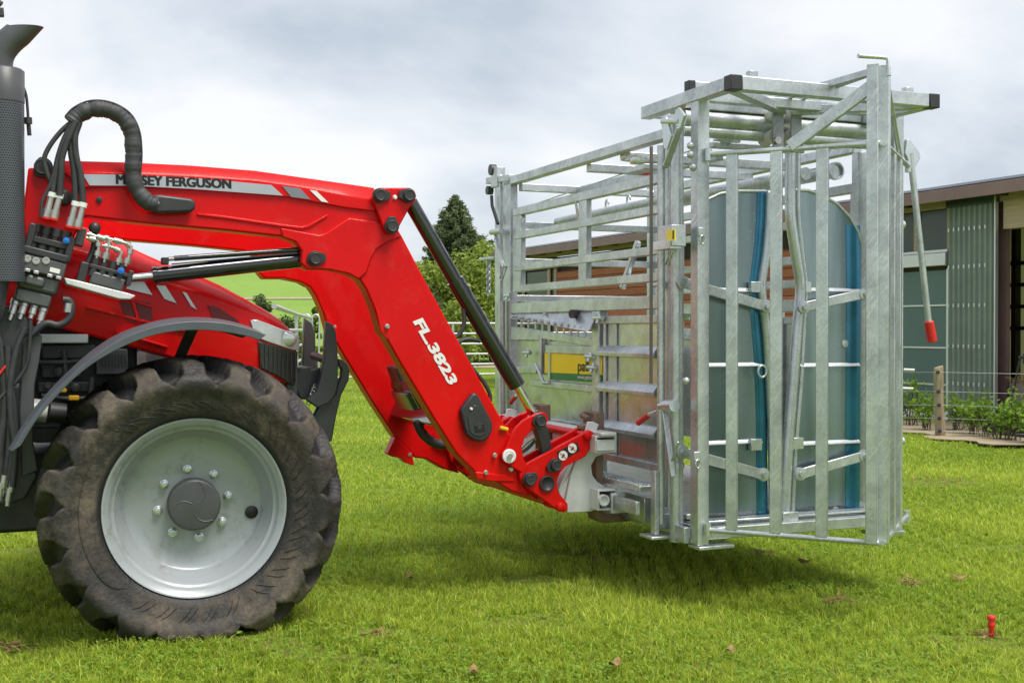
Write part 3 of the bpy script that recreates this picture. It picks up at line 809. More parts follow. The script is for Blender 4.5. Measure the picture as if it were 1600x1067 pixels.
# ================================================================== FRONT LOADER
loader = thing('front_loader', 'red front loader with silver lettering strip, black cylinders and bent arms', 'front loader', (1.2, 1.05, 0.45))
YA = 0.45
body_px = [(44, 262), (130, 264), (250, 272), (370, 282), (470, 294), (540, 306), (588, 314), (604, 330), (629, 370), (660, 430), (700, 503), (760, 612), (806, 694), (818, 706), (806, 728), (820, 760), (830, 776), (800, 768), (770, 750),
           (749, 748), (744, 739), (714, 710), (678, 654), (623, 563), (605, 531), (595, 518), (585, 482), (572, 452), (562, 437), (545, 428), (514, 421), (480, 421), (470, 410), (472, 392), (461, 377), (441, 370),
           (350, 360), (235, 350), (165, 342), (132, 338), (116, 370), (108, 410), (60, 420), (38, 380), (36, 330)]
def arm(y, yin):
    g = G()
    p0 = PY(body_px, YA)
    g.polyY(p0, y, yin)
    return g
arm_n = build(arm(YA, 0.57), 'loader_arm', M['red'], loader, 0.009)
arm_f = build(arm(1.53, 1.65), 'loader_arm', M['red'], loader, 0.009)
# top cover with its chamfer towards the sky
cov_lo = [(96, 270), (202, 272), (300, 276), (400, 283), (470, 293), (527, 304), (588, 314)]
cov_bot = [(134, 294), (212, 293), (300, 297), (400, 304), (451, 309), (537, 325), (585, 331)]
cov_top = [(92, 251), (202, 254), (300, 259), (400, 267), (470, 277), (527, 285), (588, 294)]
for yb, sgn, nm in ((YA, 1, 'near'), (1.65, -1, 'far')):
    rings = []
    for a, b_, c in zip(cov_bot, cov_lo, cov_top):
        A_, B_, C_ = T.Y(*a, YA), T.Y(*b_, YA), T.Y(*c, YA + .04)
        y = yb - 0.012 * sgn
        rings.append([(A_[0], y, A_[2]), (B_[0], y, B_[2]), (B_[0], yb + 0.035 * sgn, C_[2]), (B_[0], yb + 0.105 * sgn, C_[2] - 0.005), (B_[0], yb + .115 * sgn, A_[2])])
    cov = build(G().loft(rings), 'arm_cover', M['red'], loader, 0.005)
    if sgn == 1: cover = cov
DY = YA - 0.0125
build(G().polyY(PY([(129, 272.5), (205, 273.5), (300, 278), (424, 289.5), (442, 306), (300, 295.5), (205, 290.5), (140, 290)], DY), DY - .003, DY + .006), 'name_strip', M['silver'], cover)
build(G().polyY(PY([(440.6, 291), (469, 295), (485, 312), (455, 308)], DY), DY - .003, DY + .006), 'grey_stripe', M['grey_decal'], cover)
build(G().polyY(PY([(483.6, 297), (494.7, 299), (513, 317), (502, 315)], DY), DY - .003, DY + .006), 'white_stripe', M['white'], cover)
p0 = Vector(T.Y(182, 287.4, DY)); p1 = Vector(T.Y(360.5, 294.5, DY)); up = Vector(T.Y(183, 276, DY)) - p0
text('MASSEY FERGUSON', 'lettering', M['ink'], cover, p0, p1 - p0, (-.03, 0, 1), 0.060, .0045, (0, -1, 0), None, 0.0, 0, .0032)
p0 = Vector(T.Y(645.5, 502, YA)); p1 = Vector(T.Y(703, 603, YA))
d = (p1 - p0).normalized(); upv = Vector((-d.z, 0, d.x))
text('FL.3823', 'lettering', M['white'], arm_n, p0, p1 - p0, upv, 0.070, .003, (0, -1, 0), None, 0.045, 0.1)
def plateY(name, px, y, th, mat='red', parent=None, bevel=.006, yin=None):
    return build(G().polyY(PY(px, y), y, y + th), name, M[mat], parent or loader, bevel)
elbow = [(439, 356), (499, 367), (509, 364), (545, 340), (588, 346), (628, 369), (606, 379), (589, 389), (580, 405), (574, 425), (561, 437), (545, 428), (514, 421.5), (480, 421.5), (470, 410), (472, 392), (462, 378), (441, 371)]
plateY('elbow_plate', elbow, YA - .012, .03, parent=arm_n, bevel=.007)
build(G().polyY(PY(elbow, YA), 1.632, 1.66), 'elbow_plate', M['red'], arm_f, .007)
plateY('pressed_rib', [(308, 333), (350, 337), (440, 350), (471, 354), (482, 351), (512, 334.5), (512, 339), (484, 356), (471, 359), (440, 355), (350, 342), (308, 337)], YA - .008, .02, parent=arm_n, bevel=.004)
# small folded brackets on the inner edge
br1 = [(585, 482), (588, 482), (612, 521), (606, 530), (596, 518)]
plateY('arm_bracket', [(587, 480), (608, 512), (609, 525), (605, 531), (595, 518)], YA - .006, .06, parent=arm_n, bevel=.003)
build(G().polyY(PY([(587, 480), (608, 512), (609, 525), (605, 531), (595, 518)], YA), 1.515, 1.56), 'arm_bracket', M['red'], arm_f, .003)
plateY('arm_foot', [(743, 737), (790, 742), (806, 752), (770, 752), (745, 748)], YA - .008, .1, parent=arm_n, bevel=.004)
build(G().polyY(PY([(714, 710), (744, 739), (748, 762), (732, 757), (726, 749), (708, 746), (700, 741)], YA), 1.52, 1.6), 'arm_foot', M['red'], arm_f, .004)
# bolts
def bolt(u, v, y, r=.011, parent=None, mat='fitting', name='bolt'):
    c = T.Y(u, v, y); g = G()
    g.lathe([(r * 1.25, 0.004), (r * 1.25, -.002), (r, -.003), (r * .95, -.011), (0.0005, -.011)], c, 'y', 12)
    return build(g, name, M[mat], parent or loader)
for (u, v) in ((605, 510), (773, 711), (759, 738), (798, 733)): bolt(u, v, YA - .012, .010, arm_n)
for (u, v) in ((605, 510), (740, 742)):
    p = T.Y(u, v, YA); c = (p[0], 1.52, p[2]); build(G().lathe([(.012, .004), (.012, -.004), (.0005, -.006)], c, 'y', 12), 'bolt', M['fitting'], arm_f)
# black pin caps with a tapered tab
def pin_cap(u, v, y, tu, tv, r=.034, parent=None):
    c = Vector(T.Y(u, v, y)); t = Vector(T.Y(tu, tv, y)); d = (t - c); L = d.length; d.normalize(); n = Vector((-d.z, 0, d.x))
    pts = []
    for k in range(13):
        a = pi / 2 + pi * k / 12 if False else radians(60) + radians(240) * k / 12
        pts.append(c + d * (r * cos(a)) + n * (r * sin(a)))
    pts += [c + d * L - n * r * .42, c + d * L + n * r * .42]
    g = G(); g.polyY([(p.x, p.z) for p in pts], y - .018, y)
    g.lathe([(r * .80, -.017), (r * .78, -.034), (r * .66, -.037), (r * .60, -.034), (.0005, -.035)], (c.x, y, c.z), 'y', 24)
    return build(g, 'pin_cap', M['black_plastic'], parent or loader, .003)
lp = [(583, 300), (587, 295.5), (593, 293.5), (640, 293.5), (648, 298), (651, 306), (648, 315), (640, 325), (629, 345), (622, 358), (616, 365), (609, 367), (601, 361), (597, 350), (588, 325), (583, 312)]
knee = plateY('knee_plate', lp, YA - .035, .022, bevel=.005)
plateY('knee_plate', lp, YA + .125, .022, bevel=.005)
pin_cap(592, 306, YA - .035, 609, 306, .036, knee); pin_cap(637, 306, YA - .035, 622, 304, .036, knee); pin_cap(611, 354, YA - .035, 611, 339, .037, knee)
bolt(617, 308.5, YA - .035, .009, knee, 'white')
pin_cap(491, 404.5, YA - .012, 508, 402, .037, arm_n)
pin_cap(66, 262, YA - .004, 54, 258, .045, arm_n)
c = T.Y(100, 309, YA - .004); build(G().lathe([(.036, 0), (.036, -.02), (.03, -.026), (.0005, -.026)], c, 'y', 24), 'pivot_cap', M['black_plastic'], arm_n)
c = T.Y(155, 312, YA - .002); build(G().lathe([(.013, 0), (.013, -.008), (.0005, -.012)], c, 'y', 16), 'rubber_plug', M['black_plastic'], arm_n)
# lift cylinder
YC = 0.52
lc = G(); a, b_ = T.Y(239, 431, YC), T.Y(478, 405, YC); lc.tube([a, b_], 0.0375, 28)
lift = build(lc, 'lift_cylinder', M['black_gloss'], loader)
build(G().tube([T.Y(238, 431, YC), T.Y(246, 430, YC)], .041, 28), 'cylinder_gland', M['black_gloss'], lift, .003)
build(G().tube([T.Y(190, 436, YC), T.Y(239, 431, YC)], .0175, 20), 'piston_rod', M['chrome'], lift)
build(G().tube([T.Y(272, 404, YC - .03), T.Y(470, 390, YC - .03)], .0125, 12), 'steel_line', M['black_gloss'], lift)
build(G().tube([T.Y(262, 405, YC - .03), T.Y(274, 404, YC - .03)], .010, 8), 'line_fitting', M['fitting'], lift)
build(ybox((253, 402), (264, 413), YC - .05, YC + .01), 'port_block', M['black_plastic'], lift, .004)
build(G().bar(T.Y(268, 413, YC - .01), T.Y(470, 395, YC - .01), .03, .006), 'line_guard', M['black_gloss'], lift)
# tilt cylinder
YT = 0.50
tilt = build(G().tube([T.Y(641, 316, YT), T.Y(716, 447, YT)], .0375, 28), 'tilt_cylinder', M['black_gloss'], loader)
build(G().tube([T.Y(712, 440, YT), T.Y(808, 603, YT)], .045, 28), 'cylinder_sleeve', M['black_gloss'], tilt, .004)
build(G().tube([T.Y(711, 438, YT), T.Y(714, 443, YT)], .047, 28), 'cylinder_ring', M['black_gloss'], tilt)
build(G().tube([T.Y(720, 452, YT), T.Y(722, 456, YT)], .0475, 28), 'cylinder_ring', M['black_gloss'], tilt)
build(G().tube([T.Y(806, 600, YT), T.Y(836, 652, YT)], .023, 20), 'piston_rod', M['chrome'], tilt)
build(G().tube([T.Y(832, 646, YT), T.Y(842, 660, YT)], .036, 14), 'rod_eye', M['black_gloss'], tilt, .005)
g = G(); o_ = []
plateY('black_link', [(834, 664), (849, 655), (858, 672), (862, 695), (864, 708), (848, 714), (844, 692)], .485, .05, 'black_plastic', bevel=.006)
# hoses beside the tilt cylinder
for pts, r in (([(724, 482), (725, 505), (718, 522), (704, 532)], .0115), ([(711, 541), (722, 532), (735, 530), (750, 533)], .0115), ([(706, 538), (722, 548), (735, 572), (755, 596), (765, 615), (766, 628)], .0105)):
    build(G().tube(curveY(pts, YT - .01, 6), r, 10), 'arm_hose', M['hose'], loader)
# teardrop cover on the lower arm
tp = [(739, 614), (744, 614.5), (748, 618), (770, 660), (770, 672), (766, 681), (759, 688), (752, 690), (741, 688), (730, 680), (726, 668), (720, 642), (722, 637)]
drop = plateY('teardrop_cover', tp, YA - .035, .04, 'black_plastic', bevel=.010)
tp2 = [(742, 631), (748, 633), (762, 659), (764, 669), (760, 678), (752, 682), (742, 680), (735, 674), (733, 662), (731, 650)]
plateY('cover_recess', [(u - 1, v + 1) for u, v in tp2], YA - .039, .01, 'black_plastic', drop, .004)
plateY('cover_badge', [(741, 664), (757, 662), (758, 673), (743, 675)], YA - .042, .01, 'ink', drop, .001)
plateY('cover_badge_square', [(746, 666), (753, 665), (753.5, 670.5), (747, 671.5)], YA - .044, .006, 'black_plastic', drop, .001)
bolt(736, 638.5, YA - .035, .006, drop, 'white')
# cross beam between the arms with its guard
c1 = T.Y(712, 652, .58)
cb = G()
sq = [(-.075, -.05), (.02, -.10), (.085, .03), (-.01, .085)]
cb.loft([[(c1[0] + a, y, c1[2] + b_) for a, b_ in sq] for y in (.575, 1.525)])
build(cb, 'cross_beam', M['black_gloss'], loader, .008)
plateY('beam_guard', [(634, 616), (643, 611), (668, 655), (659, 664)], 1.12, .3, 'gate_sheet', bevel=.004)
plateY('maroon_bracket', [(626, 597), (640, 589), (656, 606), (652, 614), (636, 618), (627, 608)], 1.2, .2, 'maroon', bevel=.006)
plateY('black_corner', [(619, 575), (624, 571), (637, 589), (628, 600)], 1.2, .2, 'black_plastic', bevel=.006)
plateY('black_plate', [(642, 612), (652, 606), (684, 662), (670, 666)], 1.05, .3, 'black_gloss', bevel=.004)
sc_ = curveY([(651, 656), (658, 674), (672, 688), (688, 694), (706, 692)], 1.0, 6)
build(G().tube(sc_, [.024 + .004 * rng.random() for _ in sc_], 12), 'cross_sleeve', M['sleeve'], loader)
# bell crank and tool carrier, a pair on each arm
crank = [(848.7, 664), (853.5, 656), (852, 648), (845, 643), (836, 645), (825, 650), (814, 656), (804, 666), (796, 678), (788, 698), (780, 707), (782, 720), (796, 728), (812, 738), (824, 730), (815, 716), (812, 697), (817, 683), (826, 673), (834, 669)]
carrier = [(924, 678), (922, 673), (916, 671), (911, 674), (822, 722), (813, 732), (808, 742), (811, 753), (827, 766), (868, 796), (878, 799), (884, 796), (884, 786), (868, 766), (867, 750), (872, 738), (880, 728), (912, 712), (921, 694)]
for i, (y, sg) in enumerate(((YA - .03, 1), (YA + .11, 1), (1.50, 1), (1.64, 1))):
    ck = build(G().polyY(PY(crank, YA), y, y + .022), 'bell_crank', M['red'], loader, .005)
    tcarr = build(G().polyY(PY(carrier, YA), y + .001, y + .024), 'tool_carrier', M['red'], loader, .005)
    if i == 0:
        pin_cap(842, 657, y, 833, 664, .036, ck)
        c = T.Y(795, 712, y)
        build(G().lathe([(.036, 0), (.036, -.010), (.026, -.012), (.024, -.008), (.017, -.008), (.017, -.016), (.0005, -.016)], c, 'y', 28), 'pivot_washer', M['white'], ck)
        build(G().lathe([(.015, -.012), (.015, -.024), (.0005, -.024)], c, 'y', 6, False), 'pivot_bolt', M['fitting'], ck)
        pin_cap(866, 726, y, 854, 733, .036, tcarr); pin_cap(825.5, 748.5, y, 838, 742, .036, tcarr)
        c = T.Y(854, 755, y)
        build(G().lathe([(.042, .001), (.042, -.012), (.036, -.014), (.033, -.008), (.0005, -.004)], c, 'y', 28), 'black_bush', M['black_plastic'], tcarr)
        c = T.Y(917.5, 680, y); build(G().lathe([(.024, .001), (.024, -.014), (.02, -.018), (.0005, -.018)], c, 'y', 22), 'carrier_boss', M['red'], tcarr)
        c = T.Y(875, 792, y); build(G().lathe([(.024, .001), (.024, -.014), (.02, -.018), (.0005, -.018)], c, 'y', 22), 'carrier_boss', M['red'], tcarr)
        st = [(870, 706), (901, 690), (906, 703), (874, 722)]
        build(G().polyY(PY(st, y), y - .002, y + .004), 'warning_sticker', M['ink'], tcarr)
        for k, (u, v) in enumerate(((879.5, 711.5), (894, 700))):
            c = T.Y(u, v, y)
            build(G().lathe([(.0255, -.001), (.0255, -.0035), (.0005, -.0035)], c, 'y', 24), 'warning_disc', M['white'], tcarr)
            g = G(); g.bar((c[0] - .017, y - .0055, c[2] + .014), (c[0] + .017, y - .0055, c[2] - .014), .002, .003)
            build(g, 'warning_bar', M['red_grip'], tcarr)
            g = G(); g.bar((c[0] - .010, y - .0045, c[2] - .008), (c[0] + .009, y - .0045, c[2] + .004), .002, .0045); g.bar((c[0] - .002, y - .0045, c[2] - .010), (c[0] + .003, y - .0045, c[2] + .011), .002, .004)
            build(g, 'warning_figure', M['ink'], tcarr)
build(G().tube([T.Y(917.5, 680, YA)[:1] + (YA + .0,) + T.Y(917.5, 680, YA)[2:], T.Y(917.5, 680, YA)[:1] + (1.66,) + T.Y(917.5, 680, YA)[2:]], .020, 14), 'hook_shaft', M['red'], loader)
c = T.Y(826, 745, YA); build(G().tube([(c[0], YA - .02, c[2]), (c[0], 1.66, c[2])], .04, 14), 'carrier_tube', M['red'], loader)
c = T.Y(866, 765, YA); build(G().box((c[0] - .05, YA + .02, c[2] - .08), (c[0] - .01, 1.62, c[2] + .10)), 'carrier_plate', M['red'], loader, .006)
for pts, r, mt in (([(812, 700), (822, 690), (834, 682)], .012, 'fitting'), ([(815, 707), (826, 699), (836, 688)], .009, 'hose')):
    build(G().tube(curveY(pts, YA + .04, 4), r, 10), 'hose_fitting', M[mt], loader)
build(G().tube([T.Y(781, 668, YA - .01), T.Y(793, 671, YA - .01)], .011, 8), 'yellow_band', M['yellow'], loader)

# hose sleeve arching over the boom and its guide cover
YS = 0.38
sl_px = [(112, 192), (122, 181), (140, 172), (160, 171), (180, 177), (197, 190), (206, 210), (208, 235), (208, 258), (209, 280), (216, 300), (232, 317), (246, 320)]
ctr = curveY(sl_px, YS, 9)
g = G(); rr = [0.036 + 0.0012 * rng.normal() + 0.0018 * sin(i * 0.53 + 1) for i in range(len(ctr))]
g.tube(ctr, rr, 18); slv = build(g, 'hose_sleeve', M['sleeve'], loader)
g = G(); fl = [p + Vector((0.0, -.012, 0.0)) + (p - Vector(T.Y(160, 235, YS))).normalized() * .036 for p in ctr[:int(len(ctr) * .72)]]
g.tube(fl, .0045, 6); build(g, 'sleeve_seam', M['hose'], slv)
plateY('hose_guide', [(237, 305), (250, 304), (298, 310), (306, 315), (305, 327), (299, 331.5), (245, 333), (238, 323)], YS - .02, .08, 'black_plastic', bevel=.012)
bolt(246, 317, YS - .02, .006, None, 'white')
for i, (pts, r) in enumerate([([(113, 190), (96, 205), (78, 228), (69, 250), (75, 275), (86, 296)], .011), ([(117, 190), (103, 214), (92, 245), (86, 275), (81, 304)], .015),
        ([(119, 190), (108, 214), (97, 245), (95, 275), (93, 306)], .015), ([(121, 192), (111, 206), (111, 236), (116, 270), (118, 316)], .015), ([(124, 192), (117, 215), (119, 245), (126, 275), (130, 318)], .015),
        ([(90, 250), (78, 290), (66, 315), (64, 340)], .008)]):
    build(G().tube(curveY(pts, YS - .01 - .008 * (i % 3), 6), r, 10), 'loader_hose', M['hose'], loader)
# multi coupler blocks
YV = 0.36
def tilted(cx, cy, ang):
    """block coordinates in hundredths of the photo's measure round (cx, cy)"""
    ca, sa = cos(ang), sin(ang)
    return lambda a, b_: (cx + a * ca - b_ * sa, cy + a * sa + b_ * ca)
q1 = tilted(72, 395, radians(14))
def qbox(q, a0, b0, a1, b1, y0, y1, name, mat, parent, bevel=.005):
    return build(G().polyY(PY([q(a0, b0), q(a1, b0), q(a1, b1), q(a0, b1)], y0), y0, y1), name, M[mat], parent, bevel)
vb = qbox(q1, -40, 8, 36, 34, YV, YV + .16, 'valve_block', 'block', loader, .008)
qbox(q1, -34, 34, 32, 62, YV + .02, YV + .15, 'valve_lower', 'block', vb, .016)
qbox(q1, -24, 38, 10, 56, YV + .005, YV + .05, 'valve_boss', 'block', vb, .014)
qbox(q1, -32, 62, 26, 84, YV + .03, YV + .14, 'valve_foot', 'block', vb, .01)
qbox(q1, -36, -40, -24, 8, YV + .01, YV + .14, 'coupler_side', 'black_plastic', vb, .006)
qbox(q1, 28, -34, 40, 6, YV + .01, YV + .14, 'coupler_side', 'black_plastic', vb, .006)
qbox(q1, -34, -22, 38, -12, YV + .02, YV + .12, 'coupler_bar', 'black_plastic', vb, .004)
qbox(q1, -36, -4, 36, 8, YV - .005, YV + .13, 'coupler_plate', 'black_plastic', vb, .006)
for k in range(4):
    a = -24 + k * 16
    p, q = Vector(T.Y(*q1(a, 6), YV + .05)), Vector(T.Y(*q1(a, -40), YV + .05))
    build(G().tube([p, p.lerp(q, .35), p.lerp(q, .36), p.lerp(q, .72), p.lerp(q, .73), q], [.024, .024, .019, .019, .023, .021], 16), 'quick_coupler', M['black_plastic'], vb)
for (a, b_) in ((-26, 16), (-12, 16), (3, 12)):
    c = T.Y(*q1(a, b_), YV); build(G().lathe([(.016, .002), (.016, -.005), (.010, -.006), (.0005, -.003)], c, 'y', 16), 'plug_screw', M['fitting'], vb)
build(G().polyY(PY([q1(12, 20), q1(28, 20), q1(28, 27), q1(12, 27)], YV), YV - .002, YV + .003), 'type_plate', M['white'], vb)
for k, a in enumerate((-26, -12, 10, 24)):
    build(G().polyY(PY([q1(a, 31), q1(a + 9, 31), q1(a + 9, 36), q1(a, 36)], YV), YV - .008, YV + .01), 'clip', M['fitting'], vb, .002)
c = T.Y(*q1(26, -26), YV - .005); build(G().lathe([(.014, .01), (.014, -.004), (.0005, -.008)], c, 'y', 14), 'blue_cap', M['blue_cap'], vb)
for k, a in enumerate((-28, -13, 3, 18)):
    p, q = Vector(T.Y(*q1(a, 82), YV + .06)), Vector(T.Y(*q1(a - 2, 116 - (k % 3) * 5), YV + .04))
    build(G().tube([p, p.lerp(q, .25), p.lerp(q, .26), p.lerp(q, .7), p.lerp(q, .71), q], [.020, .020, .016, .016, .011, .010], 12), 'lower_fitting', M['fitting'], vb)
for (u, v) in ((75, 322), (87, 324), (112, 336), (124, 338)):
    p, q = Vector(T.Y(u - 3, v + 18, YS - .02)), Vector(T.Y(u + 5, v - 14, YS - .02))
    build(G().tube([p, p.lerp(q, .4), p.lerp(q, .41), q], [.019, .019, .015, .014], 8), 'hose_fitting', M['fitting'], loader)
    a, b_ = p.lerp(q, 1.0), p.lerp(q, 1.22); build(G().tube([a, b_], .0175, 10), 'hose_tag', M['white'], loader)
    a, b_ = p.lerp(q, -.08), p.lerp(q, .02); build(G().tube([a, b_], .020, 10), 'red_ring', M['red_grip'], loader)
build(G().tube(curveY([(98, 468), (108, 470), (112, 482), (106, 500), (90, 508), (70, 506), (40, 530)], YV + .02, 5), .016, 10), 'return_hose', M['hose'], loader)
build(G().tube([T.Y(108, 474, YV + .02), T.Y(106, 488, YV + .02)], .020, 8), 'hose_fitting', M['fitting'], loader)
# second coupler on its shelf
q2 = tilted(160, 425, radians(15))
sh = build(G().polyY(PY([(100, 434), (120, 438), (200, 458), (212, 462), (204, 468), (186, 467), (104, 444)], YV + .02), YV + .02, YV + .2), 'coupler_shelf', M['hitch'], loader, .004)
qbox(q2, -36, -8, -22, 24, YV + .03, YV + .13, 'coupler_side', 'black_plastic', sh, .005)
qbox(q2, -16, 2, 38, 22, YV + .02, YV + .14, 'coupler_body', 'block', sh, .008)
qbox(q2, -22, -8, 42, -2, YV + .02, YV + .12, 'coupler_bar', 'black_plastic', sh, .003)
qbox(q2, 40, -14, 48, 10, YV + .02, YV + .12, 'coupler_side', 'black_plastic', sh, .004)
for k in range(4):
    a = -14 + k * 14
    p, q = Vector(T.Y(*q2(a, 10), YV + .04)), Vector(T.Y(*q2(a, -20), YV + .04))
    build(G().tube([p, p.lerp(q, .5), p.lerp(q, .51), q], [.020, .020, .017, .018], 14), 'quick_coupler', M['black_plastic'], sh)
    if k != 2:
        pass
c = T.Y(189, 423, YV); build(G().lathe([(.015, .01), (.015, -.004), (.0005, -.008)], c, 'y', 14), 'blue_cap', M['blue_cap'], sh)
for pts in ([(151, 404), (154, 388), (153, 376), (135, 372)], [(163, 410), (168, 390), (171, 376), (145, 368), (136, 366)], [(184, 414), (188, 400), (190, 394), (176, 387), (160, 384)], [(196, 416), (202, 400), (205, 386), (196, 380), (172, 374), (160, 371)]):
    P = [Vector(T.Y(u, v, YV + .03)) for u, v in pts]
    build(G().tube(P, .0085, 8), 'pipe_elbow', M['fitting'], sh)
    for i in range(len(P) - 1):
        m0, m1 = P[i].lerp(P[i + 1], .25), P[i].lerp(P[i + 1], .75)
        if (m1 - m0).length > .012: build(G().tube([m0, m1], .0155 if i else .0175, 6), 'pipe_nut', M['fitting'], sh)
qbox(tilted(127, 370, radians(14)), -8, -14, 6, 14, YV + .02, YV + .12, 'port_block', 'anthracite', loader, .004)
build(G().ball(T.Y(148, 356, YV + .05), .027, 14), 'lever_knob', M['black_plastic'], loader)
build(G().tube(curveY([(150, 362), (146, 390), (138, 410)], YV + .06, 4), .014, 8), 'lever', M['black_plastic'], loader)
# ================================================================== FORK CARRIAGE ON THE LOADER
fork = thing('fork_carriage', 'light grey fork carriage with rusty brown forks between red loader and cattle crush', 'fork carriage', (2.15, 1.05, 0.40))
YH = 0.47
hp = [(919, 659), (928, 659), (936.5, 663), (931, 675), (931, 702), (944, 709), (931, 714), (924, 727), (926, 742), (934, 753), (944, 758.5), (946, 761), (931, 765), (931, 790), (940, 792), (924, 799), (888, 801), (883, 796), (883, 786), (893, 740), (909, 700)]
for y in (YH, 1.60):
    sp = build(G().polyY(PY(hp, YH), y, y + .02), 'side_plate', M['hitch'], fork, .004)
    fl = [(875, 766), (889, 730), (911, 713), (916, 690), (909, 700), (893, 740), (883, 786), (880, 782)]
    build(G().polyY(PY(fl, YH), y + .02, y + .09), 'hook_flange', M['hitch'], fork, .003)
a, b_ = PY([(930, 681), (953, 707)], .36)[0], PY([(930, 681), (953, 707)], .36)[1]
bx0, bz1 = a; bz0 = b_[1]; bx1 = bx0 + 0.125
def hollow(name, x0, x1, z0, z1, y0, y1, mat, parent, th=.01):
    g = G(); o_ = [(x0, z0), (x1, z0), (x1, z1), (x0, z1)]; i_ = [(x0 + th, z0 + th), (x1 - th, z0 + th), (x1 - th, z1 - th), (x0 + th, z1 - th)]
    r = [[(p[0], y0, p[1]) for p in i_], [(p[0], y0, p[1]) for p in o_], [(p[0], y1, p[1]) for p in o_], [(p[0], y1, p[1]) for p in i_]]
    r.append(r[0])
    g.loft(r, False, False); return build(g, name, M[mat], parent, .002)
beam = hollow('top_beam', bx0, bx1, bz0, bz1, .36, 1.78, 'hitch', fork)
build(G().box((bx0 + .005, .35, bz0 + .012), (bx1 - .012, .362, bz1 - .02)), 'end_plate', M['hitch'], beam, .002)
build(G().box((bx0 + .02, .33, bz1 + .001), (bx1 - .015, 1.8, bz1 + .018)), 'top_strip', M['hitch'], beam, .003)
for yy in (.9, 1.05):
    build(G().box((bx0 - .004, yy, bz0 + .025), (bx0 + .01, yy + .05, bz0 + .065)), 'slot', M['ink'], beam)
l0, l1 = PY([(934, 765), (960, 796)], .38)
lb_ = hollow('lower_beam', l0[0], l0[0] + .115, l1[1], l0[1], .38, 1.70, 'hitch', fork)
build(G().box((l0[0] + .07, .355, l1[1] - .015), (l0[0] + .15, .372, l0[1] - .02)), 'bolted_lug', M['hitch'], lb_, .003)
c = (l0[0] + .115, .355, (l0[1] + l1[1]) / 2 - .01); build(G().lathe([(.018, 0), (.018, -.012), (.0005, -.012)], c, 'y', 6, False), 'lug_bolt', M['hitch'], lb_)
c = (l0[0] - .0, .37, (l0[1] + l1[1]) / 2 + .0); build(G().lathe([(.03, .01), (.03, -.02), (.024, -.02), (.022, -.008), (.0005, -.008)], (l0[0] + .03, .38, c[2]), 'y', 20), 'lock_pin', M['hitch'], lb_)
def fork_tine(y):
    t = PY([(938, 700), (959, 703), (959, 775), (1012, 792), (1012, 806), (955, 806), (941, 800), (937, 790)], .47)
    f = [(t[0][0], bz1 + .02), (t[0][0] + .045, bz1 + .02), (t[0][0] + .045, l1[1] - .03), (t[0][0] + .06, l1[1] - .045), (3.25, l1[1] - .055), (3.3, l1[1] - .075), (t[0][0] + .05, l1[1] - .095), (t[0][0] + .012, l1[1] - .08), (t[0][0], l1[1] - .045)]
    fo = build(G().polyY(f, y, y + .12), 'fork', M['rust'], fork, .006)
    build(G().polyY([(bx0 - .01, bz1 + .02), (bx0 + .12, bz1 + .02), (bx0 + .12, bz1 + .10), (bx0 + .075, bz1 + .10), (bx0 + .06, bz1 + .055), (bx0 - .005, bz1 + .045)], y, y + .05), 'fork_hook', M['rust'], fo, .006)
    build(G().box((bx0 + .07, y - .01, bz1 + .01), (bx0 + .13, y + .13, bz1 + .11)), 'fork_head', M['rust'], fo, .004)
    build(G().tube([(bx0 + .05, y + .02, bz1 + .075), (bx0 + .05, y + .10, bz1 + .09)], .016, 10), 'fork_pin', M['rust'], fo)
    return t
fork_tine(.52); fork_tine(1.22)

# ================================================================== CATTLE CRUSH
XS, XR = 2.33, 3.58
YB, YR = -0.23, 2.30
crush = thing('cattle_crush', 'galvanised steel cattle crush with V-shaped head cage and yellow sign, lifted off the grass', 'cattle crush', (2.92, 1.0, 0.30))
def X2(u, v, x=XS): return T.X(u, v, x)
def zx(u, v, x=XS): return T.X(u, v, x)[2]
def yx(u, v, x=XS): return T.X(u, v, x)[1]
def cb(a, b_, name='rail', mat='galv', parent=None, bevel=.004, label=None):
    return build(G().box(a, b_), name, M[mat], parent or crush, bevel, label=label)
def cbar(p, q, w, h, name='rail', mat='galv', parent=None, bevel=.004, up=(0, 0, 1)):
    return build(G().bar(p, q, w, h, up), name, M[mat], parent or crush, bevel)
def ctube(pts, r, name, mat='galv', parent=None, n=14):
    return build(G().tube(pts, r, n), name, M[mat], parent or crush)
ZB = 0.33
z_top = zx(1031, 214)           # top rail of the side
y_near, y_far = yx(1033, 300), yx(800, 330)
# ---- main side rail along the top and posts
for x0_, sgn in ((XS, 1), (XR, -1)):
    x1_ = x0_ + .06 * sgn
    zt1 = zx(1031, 203); zt0 = zx(1031, 219)
    cb((x0_, y_near - .02, zt0), (x1_, YR, zt1), 'top_rail')
    # post A beside the round pipe, and the rear posts
    ya = yx(1038, 500)
    cb((x0_ + .003 * sgn, ya - .03, ZB + .07), (x1_, ya + .025, zt0 - .002), 'side_post')
    for u0, u1, zz in ((786, 797, zx(790, 284)), (773, 781, zx(776, 275))):
        a, b_ = sorted((yx(u0, 400), yx(u1, 400)))
        cb((x0_ - .0 * sgn, a, ZB + .05), (x1_ - .005 * sgn, b_, zz), 'rear_post')
